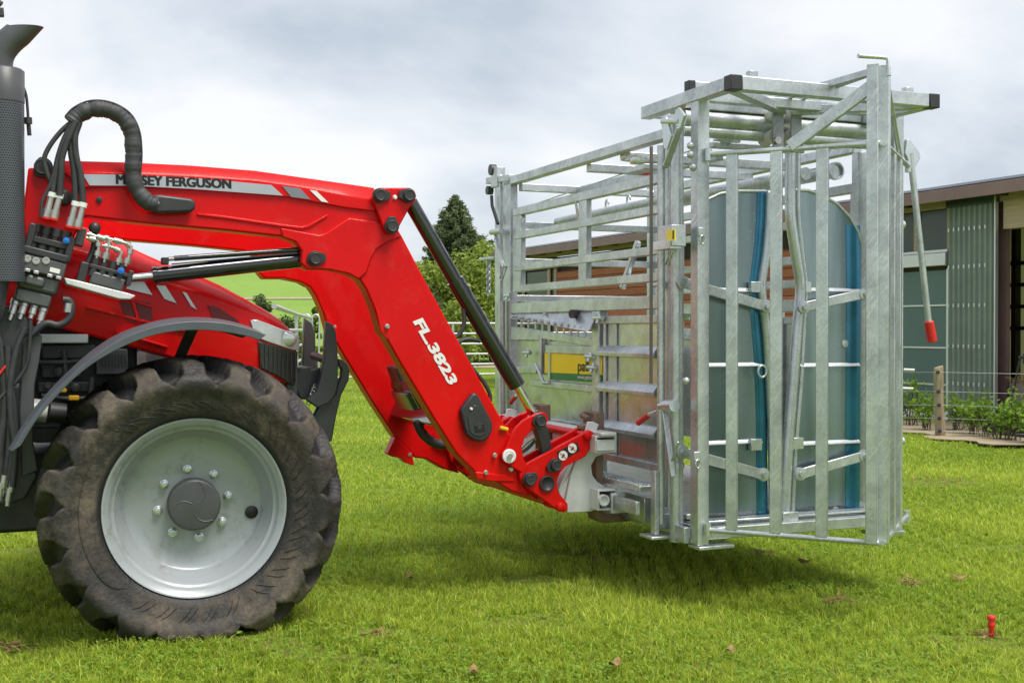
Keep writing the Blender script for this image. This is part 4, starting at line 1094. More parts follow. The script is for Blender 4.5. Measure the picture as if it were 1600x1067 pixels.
# ---- upper gate of horizontal rails (near side) and its twin on the far side
rails = [((797, 333), (1035, 277), 14), ((805, 367), (1031, 328), 11.5), ((806, 416), (1029, 393), 11.5), ((806, 448), (1029, 436.5), 11.5)]
for x0_, sgn in ((XS, 1), (XR, -1)):
    x1_ = x0_ + .045 * sgn
    zs = []
    for i, (a, b_, h) in enumerate(rails):
        z1_ = (zx(*a) + zx(*b_)) / 2
        dh = .052 if i == 0 else .046
        cb((x0_ + .002 * sgn, y_near, z1_ - dh / 2), (x1_, y_far - .01, z1_ + dh / 2), 'gate_rail'); zs.append(z1_)
    for u0, u1, zlo, zhi in ((800, 812.5, zs[3] - .02, zs[0] + .02), (902, 914.5, zs[3] + .0, zs[0] - .02), (1029, 1036, zs[3], zs[0])):
        a, b_ = sorted((yx(u0, 430), yx(u1, 430)))
        cb((x0_ + .006 * sgn, a, zlo), (x1_ - .003 * sgn, b_, zhi), 'gate_upright')
    # heavy middle rail
    zm = (zx(800, 480) + zx(1035, 474)) / 2
    cb((x0_ - .002 * sgn, y_near - .02, zm - .035), (x0_ + .06 * sgn, y_far + .02, zm + .035), 'middle_rail')
    ctube([(x0_ + .02 * sgn, yx(902, 400) + .015, zs[1] - .01), (x0_ - .004, yx(902, 400) + .015, zs[0] - .02)], .008, 'latch_bolt', 'zinc')
    # the walled lower half: sheet, frame bars
    y_post = yx(931, 560); zsb = zx(1020, 735)
    cb((x0_ + .030 * sgn, y_near, zsb), (x0_ + .034 * sgn, y_post - .02, zx(1020, 500)), 'door_sheet', 'galv_sheet', bevel=0)
    cb((x0_ + .030 * sgn, y_post + .02, zsb), (x0_ + .034 * sgn, y_far, zx(800, 532)), 'side_sheet', 'galv_sheet', bevel=0)
    a, b_ = sorted((yx(926, 560), yx(937, 560)))
    cb((x0_ - .006 * sgn, a, zx(930, 760)), (x0_ + .05 * sgn, b_, zm - .037), 'centre_post')
    # door: stiles, head rail and three bars
    a, b_ = sorted((yx(941, 560), yx(944, 560))); cb((x0_ + .004 * sgn, a, zsb), (x0_ + .05 * sgn, b_, zx(945, 496)), 'door_stile')
    a, b_ = sorted((yx(946, 560), yx(958, 560))); cb((x0_ + .018 * sgn, a, zsb + .02), (x0_ + .028 * sgn, b_, zx(950, 504)), 'door_plate', bevel=.002)
    a, b_ = sorted((yx(1027, 560), yx(1035, 560))); cb((x0_ - .004 * sgn, a, zsb), (x0_ + .05 * sgn, b_, zx(1030, 490)), 'door_stile')
    zz = zx(1000, 499); cb((x0_ + .002 * sgn, y_near + .05, zz - .022), (x0_ + .045 * sgn, y_post - .03, zz + .022), 'door_rail')
    for u, v in ((985, 548), (985, 606), (990, 670)):
        zz = zx(u, v); build(G().loft([[(x0_ - .018 * sgn, y_, zz - .034), (x0_ - .020 * sgn, y_, zz - .012), (x0_ + .010 * sgn, y_, zz + .026), (x0_ + .03 * sgn, y_, zz + .026), (x0_ + .03 * sgn, y_, zz - .034)] for y_ in (y_near + .05, y_post - .03)]), 'door_bar', M['galv'], crush, .002)
    zz = zx(990, 726); cb((x0_ + .0 * sgn, y_near + .03, zz - .01), (x0_ + .045 * sgn, y_far, zz + .03), 'sill_rail')
    zz = zx(870, 612)
    cb((x0_ - .004 * sgn, y_post + .02, zx(880, 603) - .02), (x0_ + .03 * sgn, y_far - .32, zx(880, 603) + .02), 'side_bar')
    zz = zx(880, 662); cb((x0_ - .004 * sgn, y_post + .02, zz - .022), (x0_ + .03 * sgn, y_far, zz + .018), 'side_bar')
    # slanting comb of bolts below the middle rail
    g = G(); comb = PX([(798, 487), (934, 485), (934, 518), (798, 497)], XS)
    zt_ = max(c_[1] for c_ in comb); tl_ = lambda z_: -.55 * (zt_ - z_) * sgn
    g.loft([[(x0_ + .012 * sgn + tl_(c_[1]), c_[0], c_[1]) for c_ in comb], [(x0_ + .018 * sgn + tl_(c_[1]), c_[0], c_[1]) for c_ in comb]]); cmb_ = build(g, 'comb_plate', M['galv'], crush)
    for k in range(11):
        u = 812 + k * 11.0; v = 501 + k * 1.95
        p = T.X(u, v, XS); q = T.X(u, v + 10 + k * .55, XS)
        hw = .021
        build(G().box((x0_ + .010 * sgn, p[1] - hw * .5, q[2]), (x0_ + .016 * sgn, p[1] + hw * .5, p[2])), 'comb_tooth', M['galv'], cmb_, 0)
        p = T.X(u - 2, v - 6.5 - .2 * k, XS); ctube([(x0_ + .02 * sgn, p[1], p[2]), (x0_ - .05 * sgn, p[1], p[2] - .002)], .010, 'comb_bolt', 'galv', cmb_, 8)
    lo1, lo2 = T.X(798, 516, XS), T.X(932, 536, XS)
    cbar((x0_ + .014 * sgn, lo1[1], lo1[2]), (x0_ + .014 * sgn, lo2[1], lo2[2]), .03, .05, 'comb_rail')
    # the two panel frames left of the post
    for a, b_, w in (((798, 526), (844, 526), .045), ((844, 524), (844, 585), .045), ((798, 578), (838, 578), .045), ((852, 545), (926, 548), .05)):
        p, q = T.X(*a, XS), T.X(*b_, XS); cbar((x0_ + .012 * sgn, p[1], p[2]), (x0_ + .012 * sgn, q[1], q[2]), .03, w, 'panel_bar', up=(0, 0, 1))
    p, q, r_ = T.X(839, 568, XS), T.X(852, 598, XS), T.X(861, 598, XS)
    ctube([(x0_ - .01 * sgn, p[1], p[2]), (x0_ - .01 * sgn, q[1], q[2]), (x0_ - .01 * sgn, r_[1], r_[2])], .010, 'latch_rod')
# ---- yellow sign, its right end behind the centre post
sg = PX([(851, 550), (940, 557), (940, 586.3), (851, 583)], XS + .004)
sign = build(G().polyX(sg, XS + .004, XS + .010), 'sign', M['sign_yellow'], crush, label='yellow and green sign with black lettering')
sgg = PX([(858, 582), (940, 585.6), (940, 598), (858, 592.5)], XS + .004)
build(G().polyX(sgg, XS + .0034, XS + .0095), 'green_strip', M['sign_green'], sign)
cb((XS - .004, yx(860, 570), zx(858, 600)), (XS + .003, yx(857, 570), zx(858, 549)), 'sign_clip', 'galv', bevel=0)
sx = XS + .0026
a, b_ = Vector(T.X(903, 579.3, sx)), Vector(T.X(936, 580.6, sx))
text('patura', 'lettering', M['ink'], sign, a, b_ - a, (0, 0, 1), 0.088, .0, (-1, 0, 0), None, 0, 0, .0025)
a, b_ = Vector(T.X(902, 591.6, sx)), Vector(T.X(938, 593.4, sx))
text('www.patura.com', 'lettering', M['white'], sign, a, b_ - a, (0, 0, 1), 0.034, .0, (-1, 0, 0), None, 0, 0, .001)
c = T.X(918, 566, sx); g = G()
for k in range(5):
    an = radians(90 + (k - 2) * 32); g.bar((sx - .001, c[1], c[2] - .012), (sx - .001, c[1] + .024 * cos(an), c[2] - .012 + .03 * sin(an)), .002, .008, (1, 0, 0))
build(g, 'leaf_emblem', M['sign_green'], sign)
c = T.X(900, 490.5, XS - .02); ctube([(XS + .02, c[1] + .02, c[2]), (XS - .05, c[1], c[2])], .026, 'rubber_buffer', 'black_plastic')
for u, v in ((852, 489), (935, 497)):
    c = T.X(u, v, XS - .01); ctube([(XS + .02, c[1], c[2]), (XS - .02, c[1], c[2])], .012, 'bolt', 'fitting')
for u, v in ((824, 551), (921, 557), (925, 574), (935, 497), (793, 462), (1030, 445)):
    c = T.X(u, v, XS - .02); ctube([(XS - .02, c[1] - .05, c[2]), (XS - .02, c[1] + .05, c[2])], .013, 'latch_bolt', 'zinc'); ctube([(XS - .03, c[1], c[2] - .03), (XS - .01, c[1], c[2] + .02)], .010, 'latch_pin', 'zinc')
# small red lever grip on the door
p, q, r_ = T.X(1028, 643, XS - .05), T.X(1014, 648, XS - .06), T.X(997, 661, XS - .07)
ctube([p, q], .012, 'door_lever', 'zinc'); ctube([q, r_], .015, 'lever_grip', 'red_grip', n=12)
p, q, r_ = T.X(812, 616, XS - .05), T.X(806, 619, XS - .06), T.X(798, 629, XS - .07)
ctube([p, q], .012, 'door_lever', 'zinc'); ctube([q, r_], .015, 'lever_grip', 'red_grip', n=12)

# ---- floor, base rails, tread plate
for x in (XS + .03, XR - .03):
    cb((x - .03, YB + .05, ZB), (x + .03, YR, ZB + .06), 'base_rail')
for y in (YB + .02, .45, 1.2, 2.2):
    cb((XS + .061, y, ZB + .002), (XR - .061, y + .06, ZB + .058), 'cross_member')
cb((XS + .065, -.02, ZB + .075), (XR - .065, YR - .05, ZB + .10), 'floor_plate', 'galv_sheet')
# anti-slip step along the side
zs1 = zx(985, 760, 2.20)
stp = cb((2.20, .12, zx(1000, 760, 2.2) - .03), (XS - .002, .95, zx(1000, 760, 2.2)), 'side_step', 'galv_sheet')
stz = zx(1000, 760, 2.2)
gs = G()
for i in range(30):
    for k in range(5):
        gs.lathe([(.007, 0), (.005, .004), (.0005, .005)], (2.215 + k * .024, .14 + i * .027, stz), 'z', 6)
o_ = build(gs, 'tread_studs', M['zinc'], stp); o_['kind'] = 'stuff'
cb((XS - .05, yx(1020, 780), ZB + .03), (XS - .001, yx(985, 780), ZB + .16), 'kick_plate', 'galv_sheet')
cb((2.17, .10, ZB + .09), (2.196, 1.0, ZB + .16), 'step_edge')
# bracket with the square tube end and foot plates
pa = T.X(1022, 800, 2.28)
for (x0_, y0_, z0_, x1_, y1_, z1_, nm) in ((2.235, .02, ZB - .0, 2.262, .065, ZB + .32, 'bracket_post'), (2.262, .05, ZB + .02, 2.325, .11, ZB + .13, 'bracket_plate'), (2.2, -.01, ZB - .02, 2.33, .12, ZB - .004, 'foot_plate'),
        (XS + .0, YB - .02, ZB - .04, XS + .2, YB + .09, ZB - .022, 'foot_plate'), (XR - .2, YB - .02, ZB - .04, XR, YB + .09, ZB - .022, 'foot_plate')):
    cb((x0_, y0_, z0_), (x1_, y1_, z1_), nm)
cb((2.29, .03, ZB + .03), (2.34, .12, ZB + .10), 'tube_end')

# ---- front frame: posts, round pipes, portal, hood frame
zh = T.Y(1110, 150, YB)[2]
for x0_, x1_ in ((XS, XS + .065), (XR - .065, XR)):
    cb((x0_, YB, ZB - .02), (x1_, YB + .07, zh), 'front_post')
yp = -.03
for x in (XS + .0, XR - .0):
    pz1 = zx(1066, 192)
    ctube([(x + (.0 if x < 3 else 0), yp, ZB - .03), (x, yp, pz1)], .034, 'hinge_pipe', n=20)
    ctube([(x, yp, zx(1070, 730) - .01), (x, yp, zx(1070, 730) + .015)], .039, 'pipe_collar', 'zinc', n=20)
    cb((x - .03, YB + .075, ZB - .02), (x + .03, yp - .03, ZB + .06), 'base_link')
    # thin outer pipe and strap
    ctube([(x - .05 if x < 3 else x + .05, yp + .07, ZB + .05), (x - .05 if x < 3 else x + .05, yp + .07, pz1 - .1)], .02, 'guide_pipe')
    cb((x - .09 if x < 3 else x + .09, yp + .10, zx(1050, 600)), ((x - .08) if x < 3 else x + .08, yp + .118, pz1 - .1), 'cable_strap', 'rope', bevel=0)
# hood frame on top
zf = T.Y(1140, 130, -.5)[2]
hy0, hy1 = -.53, yx(1003, 178)
hx0, hx1 = T.Y(1137, 130, -.5)[0], T.Y(1461, 157, -.5)[0]
for x in (hx0, hx1 - .06):
    cb((x, hy0 + .062, zf - .032), (x + .06, hy1, zf + .032), 'hood_rail')
cb((hx0 + .062, hy0, zf - .033), (hx1 - .062, hy0 + .06, zf + .033), 'hood_rail')
for x in (hx0 - .003, hx1 - .058):
    cb((x, hy0 - .002, zf - .035), (x + .062, hy0 + .060, zf + .035), 'tube_cap', 'black_plastic')
for y in (YB + .02, hy1 - .35):
    cb((hx0 + .061, y, zf - .028), (hx1 - .061, y + .05, zf + .022), 'hood_brace')
mid = ((hx0 + hx1) / 2, hy0 + .42, zf - .05)
for x in (hx0 + .03, hx1 - .03):
    cbar((x, hy0 + .06, zf - .01), (mid[0] + (-.03 if x < 3 else .03), mid[1], zf - .02), .05, .045, 'hood_brace')
cb((hx0 + .062, hy1 - .06, zf - .03), (hx1 - .062, hy1 - .055 + .03, zf + .0), 'hood_rail')
pc_ = T.Y(1077, 134, hy1 - .02); cb((pc_[0] + .02, hy1 - .05, pc_[2] - .03), (hx1 - .1, hy1 - .002, pc_[2] + .02), 'guide_rail'); cb((pc_[0] - .02, hy1 - .053, pc_[2] - .033), (pc_[0] + .019, hy1 + .001, pc_[2] + .023), 'tube_cap', 'black_plastic')
for u, v in ((1175, 118), (1418, 143)):
    p = T.Y(u, v, -.1); cb((p[0] - .025, -.12, zf + .03), (p[0] + .025, -.08, p[2] + .02), 'end_lug')
# sliding-gate tubes across the top with roller carriages
for v0, r in ((188, .045), (207, .030)):
    p = T.Y(1112, v0, .02); ctube([(XS + .06, .02, p[2]), (XR - .03, .02, p[2])], r, 'slide_tube', n=24)
p = T.Y(1112, 172, .10); cb((XS + .06, .10, p[2] - .03), (XR - .05, .15, p[2] + .01), 'portal_rail')
for u in (1214, 1242):
    a, b_ = T.Y(u - 8, 164, -.10), T.Y(u + 8, 236, -.10)
    pl = cb((a[0], -.115, b_[2]), (b_[0], -.103, a[2]), 'roller_plate', 'plate', bevel=.002)
    for v in (180, 214):
        c = T.Y(u - 7, v, -.03)
        build(G().lathe([(.030, -.045), (.046, -.04), (.036, 0.0), (.036, .03), (.046, .07), (.03, .075)], c, 'y', 20), 'roller', M['nylon'], pl)
        c = T.Y(u, v - 6 if v < 200 else v + 6, -.116); build(G().lathe([(.021, .002), (.021, -.014), (.0005, -.014)], c, 'y', 6, False), 'roller_bolt', M['fitting'], pl)
# ---- head gate halves: dark sheets with an arched top, bent neck bars
yg = -.02
lp_ = [(1084, 345), (1095, 324), (1108, 311), (1125, 303), (1150, 299), (1196, 299), (1196, 345), (1186, 440), (1196, 560), (1198, 660), (1198, 812), (1084, 822)]
rp_ = [(1240, 297), (1262, 298), (1285, 305), (1308, 319), (1328, 340), (1340, 362), (1346, 382), (1343, 804), (1236, 812), (1246, 640), (1254, 440), (1240, 350)]
sheets = []
for px in (lp_, rp_):
    sheets.append(build(G().polyY(PY(px, yg), yg, yg + .006), 'gate_sheet', M['gate_sheet'], crush, 0))
    top = [q for q in px if q[1] < 400]
    top = top[:6] if px is lp_ else top[:7]
    build(G().tube([T.Y(u, v, yg) for u, v in top], .009, 8), 'sheet_edge', M['galv'], sheets[-1])
for sh_, (u0, u1) in zip(sheets, ((1086, 1190), (1250, 1343))):
    for v0, v1 in ((452, 454), (571, 569), (692, 690)):
        a, b_ = T.Y(u0, v0, yg - .008), T.Y(u1, v1, yg - .008)
        z_ = (a[2] + b_[2]) / 2
        build(G().loft([[(x_, yg - .018, z_ - .009), (x_, yg - .018, z_ - .006), (x_, yg - .0005, z_ + .011), (x_, yg - .0005, z_ - .009)] for x_ in (a[0], b_[0])]), 'sheet_fold', M['galv'], sh_)
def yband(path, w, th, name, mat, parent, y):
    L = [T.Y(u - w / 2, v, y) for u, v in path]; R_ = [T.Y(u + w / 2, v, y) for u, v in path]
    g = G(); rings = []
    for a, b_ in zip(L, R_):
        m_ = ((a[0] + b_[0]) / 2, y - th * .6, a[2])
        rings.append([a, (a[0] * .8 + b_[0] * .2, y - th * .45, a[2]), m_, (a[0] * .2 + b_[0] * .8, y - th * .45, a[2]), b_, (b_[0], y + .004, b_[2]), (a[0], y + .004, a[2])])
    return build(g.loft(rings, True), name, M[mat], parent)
yband([(1192, 299), (1191, 340), (1187, 390), (1180, 440), (1182, 500), (1187, 560), (1190, 640), (1191, 810)], 17, .012, 'blue_edge_band', 'blue_band', sheets[0], yg - .002)  # plain blue bands along the bent sheet edges
yband([(1333, 352), (1334, 440), (1333, 600), (1332, 804)], 22, .006, 'blue_edge_band', 'blue_band', sheets[1], yg - .002)
ctube(curveY([(1203, 302), (1202, 345), (1197, 400), (1190, 450), (1197, 510), (1203, 600), (1207, 700), (1209, 815)], yg - .02, 5), .024, 'neck_bar', 'zinc', n=16)
ctube(curveY([(1235, 240), (1235, 300), (1236, 345), (1244, 400), (1251, 450), (1246, 510), (1239, 600), (1231, 700), (1225, 815)], yg - .02, 5), .029, 'neck_bar', 'zinc', n=18)
ctube(curveY([(1247, 240), (1247, 300), (1248, 345), (1254, 400), (1259, 450), (1256, 510), (1251, 600), (1243, 700), (1237, 812)], yg, 5), .014, 'neck_bar_lip', 'zinc', n=10)
for u, v, par in ((1181, 448, 0), (1258, 448, 1), (1181, 694, 0), (1246, 692, 1)):
    a, b_ = T.Y(u - 8, v - 8, yg - .03), T.Y(u + 9, v + 9, yg - .03); cb((a[0], yg - .035, b_[2]), (b_[0], yg - .008, a[2]), 'edge_block', 'zinc', sheets[par], .002)
c = T.Y(1190, 580, yg - .05); build(G().tube([(c[0] + .025 * cos(a), yg - .055, c[2] + .030 * sin(a)) for a in [2 * pi * j / 20 for j in range(21)]], .0065, 8, False), 'ring', M['zinc'], crush)
for u, v in ((1320, 537), (1305, 797)):
    c = T.Y(u, v, yg); build(G().lathe([(.020, .0), (.020, -.005), (.0005, -.006)], c, 'y', 16), 'rivet', M['zinc'], crush)
# scissor links: flat bars
for a, b_, ya_, yb_ in (((1066, 441), (1197, 479), -.09, -.07), ((1255, 480), (1350, 459), -.07, -.09), ((1066, 706), (1192, 741), -.09, -.07), ((1250, 740), (1350, 712), -.07, -.09)):
    p, q = T.Y(*a, ya_), T.Y(*b_, yb_)
    lk = build(G().bar(p, q, .014, .052), 'link_bar', M['galv'], crush, .004)
    for c in (p, q): build(G().lathe([(.034, .010), (.034, -.010), (.014, -.012), (.014, -.022), (.0005, -.022)], (c[0], c[1], c[2]), 'y', 20), 'link_pivot', M['galv'], lk)
# bottom channel of the gate
a, b_ = T.Y(1110, 832, -.10), T.Y(1345, 812, -.10)
cb((XS + .07, -.12, ZB + .015), (XR - .07, .06, ZB + .065), 'gate_channel')
cb((XS + .1, -.14, ZB + .066), (XR - .1, -.06, ZB + .08), 'gate_track', 'zinc')
cb((T.Y(1222, 820, -.15)[0], -.16, ZB + .0), (T.Y(1246, 820, -.15)[0], -.125, ZB + .10), 'stop_block', 'galv')
# ---- V-shaped head cage
zc0, zc1 = 0.389, 2.206
Lh = Vector((2.375, -.25, 0)); Ap = Vector((2.915, -.865, 0)); Rh = Vector((3.555, -.29, 0))
def lerp2(a, b_, t): return a + (b_ - a) * t
def solve_t(u, a, b_):
    """fraction along the panel a-b seen in the photo's column u"""
    best = 0; bd = 1e9
    for k in range(401):
        t = k / 400; p = lerp2(a, b_, t); w = T.world((p.x, p.y, 1.3)); uu = 800 + F * w[0] / w[1]
        if abs(uu - u) < bd: bd = abs(uu - u); best = t
    return best
ztop = T.Y(1362, 98, Ap.y)[2]
for (A_, us) in ((Lh, (1143.5, 1212.5, 1285)), (Rh, (1394, 1401.5, 1408))):
    for z in (zc0, zc1):
        e_ = lerp2(A_, Ap, .985)
        ctube([(A_.x, A_.y, z), (e_.x, e_.y, z)], .013, 'cage_rod', 'galv', n=12)
    d_ = (Ap - A_).normalized(); n_ = Vector((-d_.y, d_.x, 0))
    for k, u in enumerate(us):
        t = solve_t(u, A_, Ap) if A_ is Lh else (.85, .62, .38)[k]
        p = lerp2(A_, Ap, t)
        w_ = .056
        g = G(); c0 = p - d_ * w_ / 2; c1 = p + d_ * w_ / 2
        q_ = [c0 + n_ * .012, c1 + n_ * .012, c1 - n_ * .012, c0 - n_ * .012]
        if A_ is Rh: q_ = [c0 + n_ * .012, c1 + n_ * .012, c1 - n_ * .012, c0 - n_ * .012]
        g.polyZ([(v_.x, v_.y) for v_ in q_], zc0 + .008, zc1 - .008)
        build(g, 'cage_bar', M['galv'], crush, .003)
    # apex stile
    g = G(); c1 = Ap - d_ * .020; c0 = Ap - d_ * .072
    q_ = [c0 + n_ * .022, c1 + n_ * .022, c1 - n_ * .022, c0 - n_ * .022]
    g.polyZ([(v_.x, v_.y) for v_ in q_], zc0 - .005, ztop)
    build(g, 'cage_stile', M['galv'], crush, .003)
    m_ = lerp2(A_, Ap, .48); e_ = lerp2(A_, Ap, .93)
    if A_ is Lh:
        cbar((m_.x, m_.y, zc1 + .01), (e_.x, e_.y, ztop - .10), .03, .058, 'cage_brace')
    else:
        ctube([(lerp2(A_, Ap, .35).x, lerp2(A_, Ap, .35).y, zc1), (e_.x, e_.y, ztop - .03)], .012, 'cage_brace')
    for z in (zc0, zc1):
        ctube([(A_.x, A_.y + .0, z - .03), (A_.x, A_.y, z + .03)], .017, 'cage_hinge', 'zinc')
    # stays from the apex back to the hood
    cbar((Ap.x - .03, Ap.y + .03, ztop - .03), (mid[0] + (-.05 if A_ is Lh else .05), mid[1] + .05, zf + .04), .02, .035, 'cage_stay', up=(0, 0, 1))
pn = [(Ap.x - .15, Ap.y - .01, ztop + .02), (Ap.x - .02, Ap.y - .01, ztop + .025), (Ap.x + .005, Ap.y - .02, ztop + .02), (Ap.x + .005, Ap.y - .03, ztop - .06)]
ctube(pn, .010, 'lock_pin', 'galv', n=10)
# rings and pins hanging on the left post
for u, v in ((1097, 365), (1090, 715)):
    c = T.Y(u, v, YB - .01); cb((c[0] - .02, YB - .012, c[2] - .015), (c[0] + .02, YB - .001, c[2] + .03), 'ring_lug', 'galv')
    build(G().tube([(c[0] + .014 * cos(a), YB - .014, c[2] - .03 + .02 * sin(a)) for a in [2 * pi * j / 14 for j in range(15)]], .004, 6, False), 'ring', M['zinc'], crush)
# ---- rope clutch with the yellow plate
bx = T.X(1046, 370, XS - .10)
cl = cb((XS - .13, yx(1058, 370, XS - .1), zx(1046, 386, XS - .1)), (XS - .05, yx(1036, 370, XS - .1), zx(1046, 353, XS - .1)), 'rope_clutch', 'galv', bevel=.003)
p, q = T.X(1042, 360, XS - .132), T.X(1055, 376, XS - .132); cb((XS - .134, q[1], q[2]), (XS - .129, p[1], p[2]), 'warning_plate', 'sign_yellow', cl, 0)
c = T.X(1052, 367, XS - .134); cb((XS - .1355, c[1] - .006, c[2] - .02), (XS - .1335, c[1] + .006, c[2] + .02), 'warning_figure', 'ink', cl, 0)
cb((XS - .135, yx(1056, 380, XS - .1), zx(1046, 390, XS - .1)), (XS - .07, yx(1030, 380, XS - .1), zx(1046, 376, XS - .1)), 'clutch_plate', 'zinc', cl, .002)
a, b_, c, d = T.X(1048, 392, XS - .12), T.X(1040, 414, XS - .12), T.X(1045, 415, XS - .12), T.X(1052, 393, XS - .12)
build(G().tube([a, b_, c, d], .005, 6), 'handle_loop', M['zinc'], crush)
# zinc levers near the top of the pipe and pivots
for pts, nm in (([(1032, 185), (1040, 183), (1049, 212), (1042, 235), (1037, 232)], 'lever_plate'), ([(1055, 172), (1060, 168), (1069, 180), (1062, 204), (1052, 190)], 'lever_plate')):
    g = G(); g.polyX(PX(pts, XS - .09), XS - .09, XS - .075); build(g, nm, M['zinc'], crush, .003)
ctube([T.X(1036, 190, XS - .08), T.X(1062, 190, XS - .08)], .016, 'lever_shaft', 'zinc')
cbar(T.X(1062, 200, XS - .085), T.X(1040, 262, XS - .085), .012, .035, 'lever_bar', 'galv', up=(1, 0, 0))
for u, v in ((1079, 228), (1079, 242), (1040, 258), (1083, 262), (1046, 634), (1072, 595)):
    c = T.X(u, v, XS - .04); build(G().ball(c, .019, 10), 'bolt_head', M['galv'], crush)
ctube([T.X(1030, 635, XS - .08), T.X(1052, 633, XS - .05)], .016, 'pivot_pin', 'zinc'); c = T.X(1046, 634, XS - .05); build(G().tube([T.X(1040, 634, XS - .06), T.X(1054, 634, XS - .06)], .03, 14), 'pivot_boss', M['zinc'], crush)
cbar(T.X(1038, 640, XS - .06), T.X(1052, 745, XS - .06), .012, .03, 'lever_bar', 'galv', up=(1, 0, 0))
cbar(T.X(1060, 690, XS - .07), T.X(1050, 720, XS - .07), .010, .014, 'lever_bar', 'zinc', up=(1, 0, 0))
# ---- cross rails on the roof, cable pulleys
for u, v in ((800, 290), (905, 255), (965, 240)):
    y = yx(u, v); cb((XS + .061, y - .03, z_top - .06), (XR - .061, y + .03, z_top - .012), 'roof_rail')
xm = (XS + XR) / 2
cb((xm - .16, .35, z_top - .065), (xm - .11, YR - .1, z_top - .02), 'roof_rail'); 
ctube([(XS + .25, YR - .05, z_top - .12), (XS + .30, .2, z_top - .02)], .004, 'cable', 'zinc', n=6)
ctube([(xm - .3, .3, z_top - .26), (xm - .3, 2.1, z_top - .26)], .03, 'inner_tube', n=16); ctube([(xm + .25, .1, z_top - .15), (xm + .25, 2.1, z_top - .15)], .035, 'inner_tube', n=16)
for k in range(5):
    y = .25 + k * .28; build(G().tube([(xm - .3, y + .02 * cos(a), z_top - .215 + .03 * sin(a)) for a in [-.6 + 3.8 * j / 8 for j in range(9)]], .006, 6), 'hook', M['zinc'], crush)
for (u, v) in ((1000, 250), (985, 245)):
    c = T.X(u, v, XS + .12); build(G().lathe([(.055, -.02), (.06, 0), (.055, .02), (.03, .022), (.0005, .024)], c, 'z', 20), 'pulley', M['zinc'], crush)
pb_ = T.X(1000, 252, XS + .1); cb((pb_[0] - .04, pb_[1] - .12, pb_[2] - .06), (pb_[0] + .05, pb_[1] + .1, pb_[2] - .03), 'pulley_bracket', 'galv')
c = T.Y(1130, 218, .2)
for k in range(3): build(G().lathe([(.05, -.012), (.055, 0), (.05, .012), (.0005, .012)], (c[0] + .05 * k, .2 + .04 * k, c[2] + .006 * k), 'z', 18), 'pulley', M['zinc'], crush)
cb((c[0] - .08, .17, c[2] - .05), (c[0] + .5, .22, c[2] - .02), 'pulley_rail')
p, q = T.X(1009, 272, XS + .2), T.X(1018, 265, XS + .2); cb((XS + .15, q[1], p[2] - .01), (XS + .2, p[1], q[2]), 'red_marker', 'red_grip', bevel=.003)
c = T.Y(1303, 268, .3); build(G().lathe([(.050, 0), (.050, -.03), (.042, -.03), (.040, -.012), (.0005, -.012)], c, 'y', 22), 'tube_flange', M['galv'], crush)
ctube([(c[0], .3, c[2]), (c[0], 2.2, c[2])], .04, 'inner_tube', n=16)
cb((c[0] + .06, .15, ZB + .1), (c[0] + .12, .21, zh - .3), 'inner_post'); cb((c[0] + .19, .15, ZB + .1), (c[0] + .25, .21, zh - .35), 'inner_post')
build(G().tube(curveY([(1340, 285), (1347, 290), (1347, 298), (1340, 302)], .1, 4), .010, 8), 'red_hook', M['red_grip'], crush)
# rear: pulleys, hanging chain, levers
for (u, v, r) in ((774, 266, .038), (769, 298, .03)):
    c = T.X(u, v, XS + .02); build(G().lathe([(r, -.02), (r, .02), (r * .6, .022), (.0005, .022)], (XS, c[1], c[2]), 'x', 22), 'guide_roller', M['black_plastic'], crush)
cb((XS - .01, yx(779, 280), zx(776, 292)), (XS + .05, yx(769, 280), zx(776, 262)), 'roller_fork', 'galv', bevel=.002)
cbar(T.X(764, 283, XS + .02), T.X(800, 278, XS + .02), .05, .045, 'roller_arm', 'galv')
ctube([T.X(768, 306, XS - .03), T.X(769, 322, XS - .03), T.X(778, 350, XS - .03)], .012, 'rear_hose', 'black_plastic', n=8)
cbar(T.X(774, 362, XS - .04), T.X(787, 418, XS - .04), .012, .032, 'rear_lever', 'galv', up=(1, 0, 0)); ctube([T.X(768, 363, XS - .05), T.X(784, 361, XS - .05)], .02, 'rear_pivot', 'galv')
build(G().tube([T.X(781, 436, XS - .05), T.X(787, 415, XS - .05), T.X(792, 417, XS - .05), T.X(785, 438, XS - .05), T.X(781, 436, XS - .05)], .006, 6), 'handle_loop', M['zinc'], crush)
ctube([T.X(784, 470, XS - .03), T.X(785, 660, XS - .03)], .022, 'rear_pipe', n=14)
g = G()
for k in range(11):
    c = T.X(763.5 - .3 * (k % 2), 408 + k * 5.0, XS + .02)
    g.tube([(c[0] + (.014 * cos(a) if k % 2 else 0), c[1] + (0 if k % 2 else .020 * cos(a)), c[2] + .022 * sin(a)) for a in [2 * pi * j / 10 for j in range(11)]], .006, 6, False)
build(g, 'chain', M['galv'], crush)
cbar(T.X(752, 405, XS + .02), T.X(775, 403, XS + .02), .04, .02, 'chain_arm', 'galv')
for x in (XS + .1, XR - .1):      # sheeted rear slide gate
    pass
cb((XS + .07, YR - .05, ZB + .1), (XR - .07, YR - .046, 1.25), 'rear_sheet', 'galv_sheet', bevel=0)
for z in (1.3, 1.55, 1.8, 2.05): cb((XS + .07, YR - .06, z), (XR - .07, YR - .02, z + .045), 'rear_rail')
# braces inside the near side
for a, b_ in (((820, 338), (806, 395)), ((1000, 378), (975, 450))):
    p, q = T.X(*a, XS + .03), T.X(*b_, XS + .03); cbar((XS + .02, p[1], p[2]), (XS + .02, q[1], q[2]), .03, .03, 'diagonal_brace', up=(1, 0, 0))
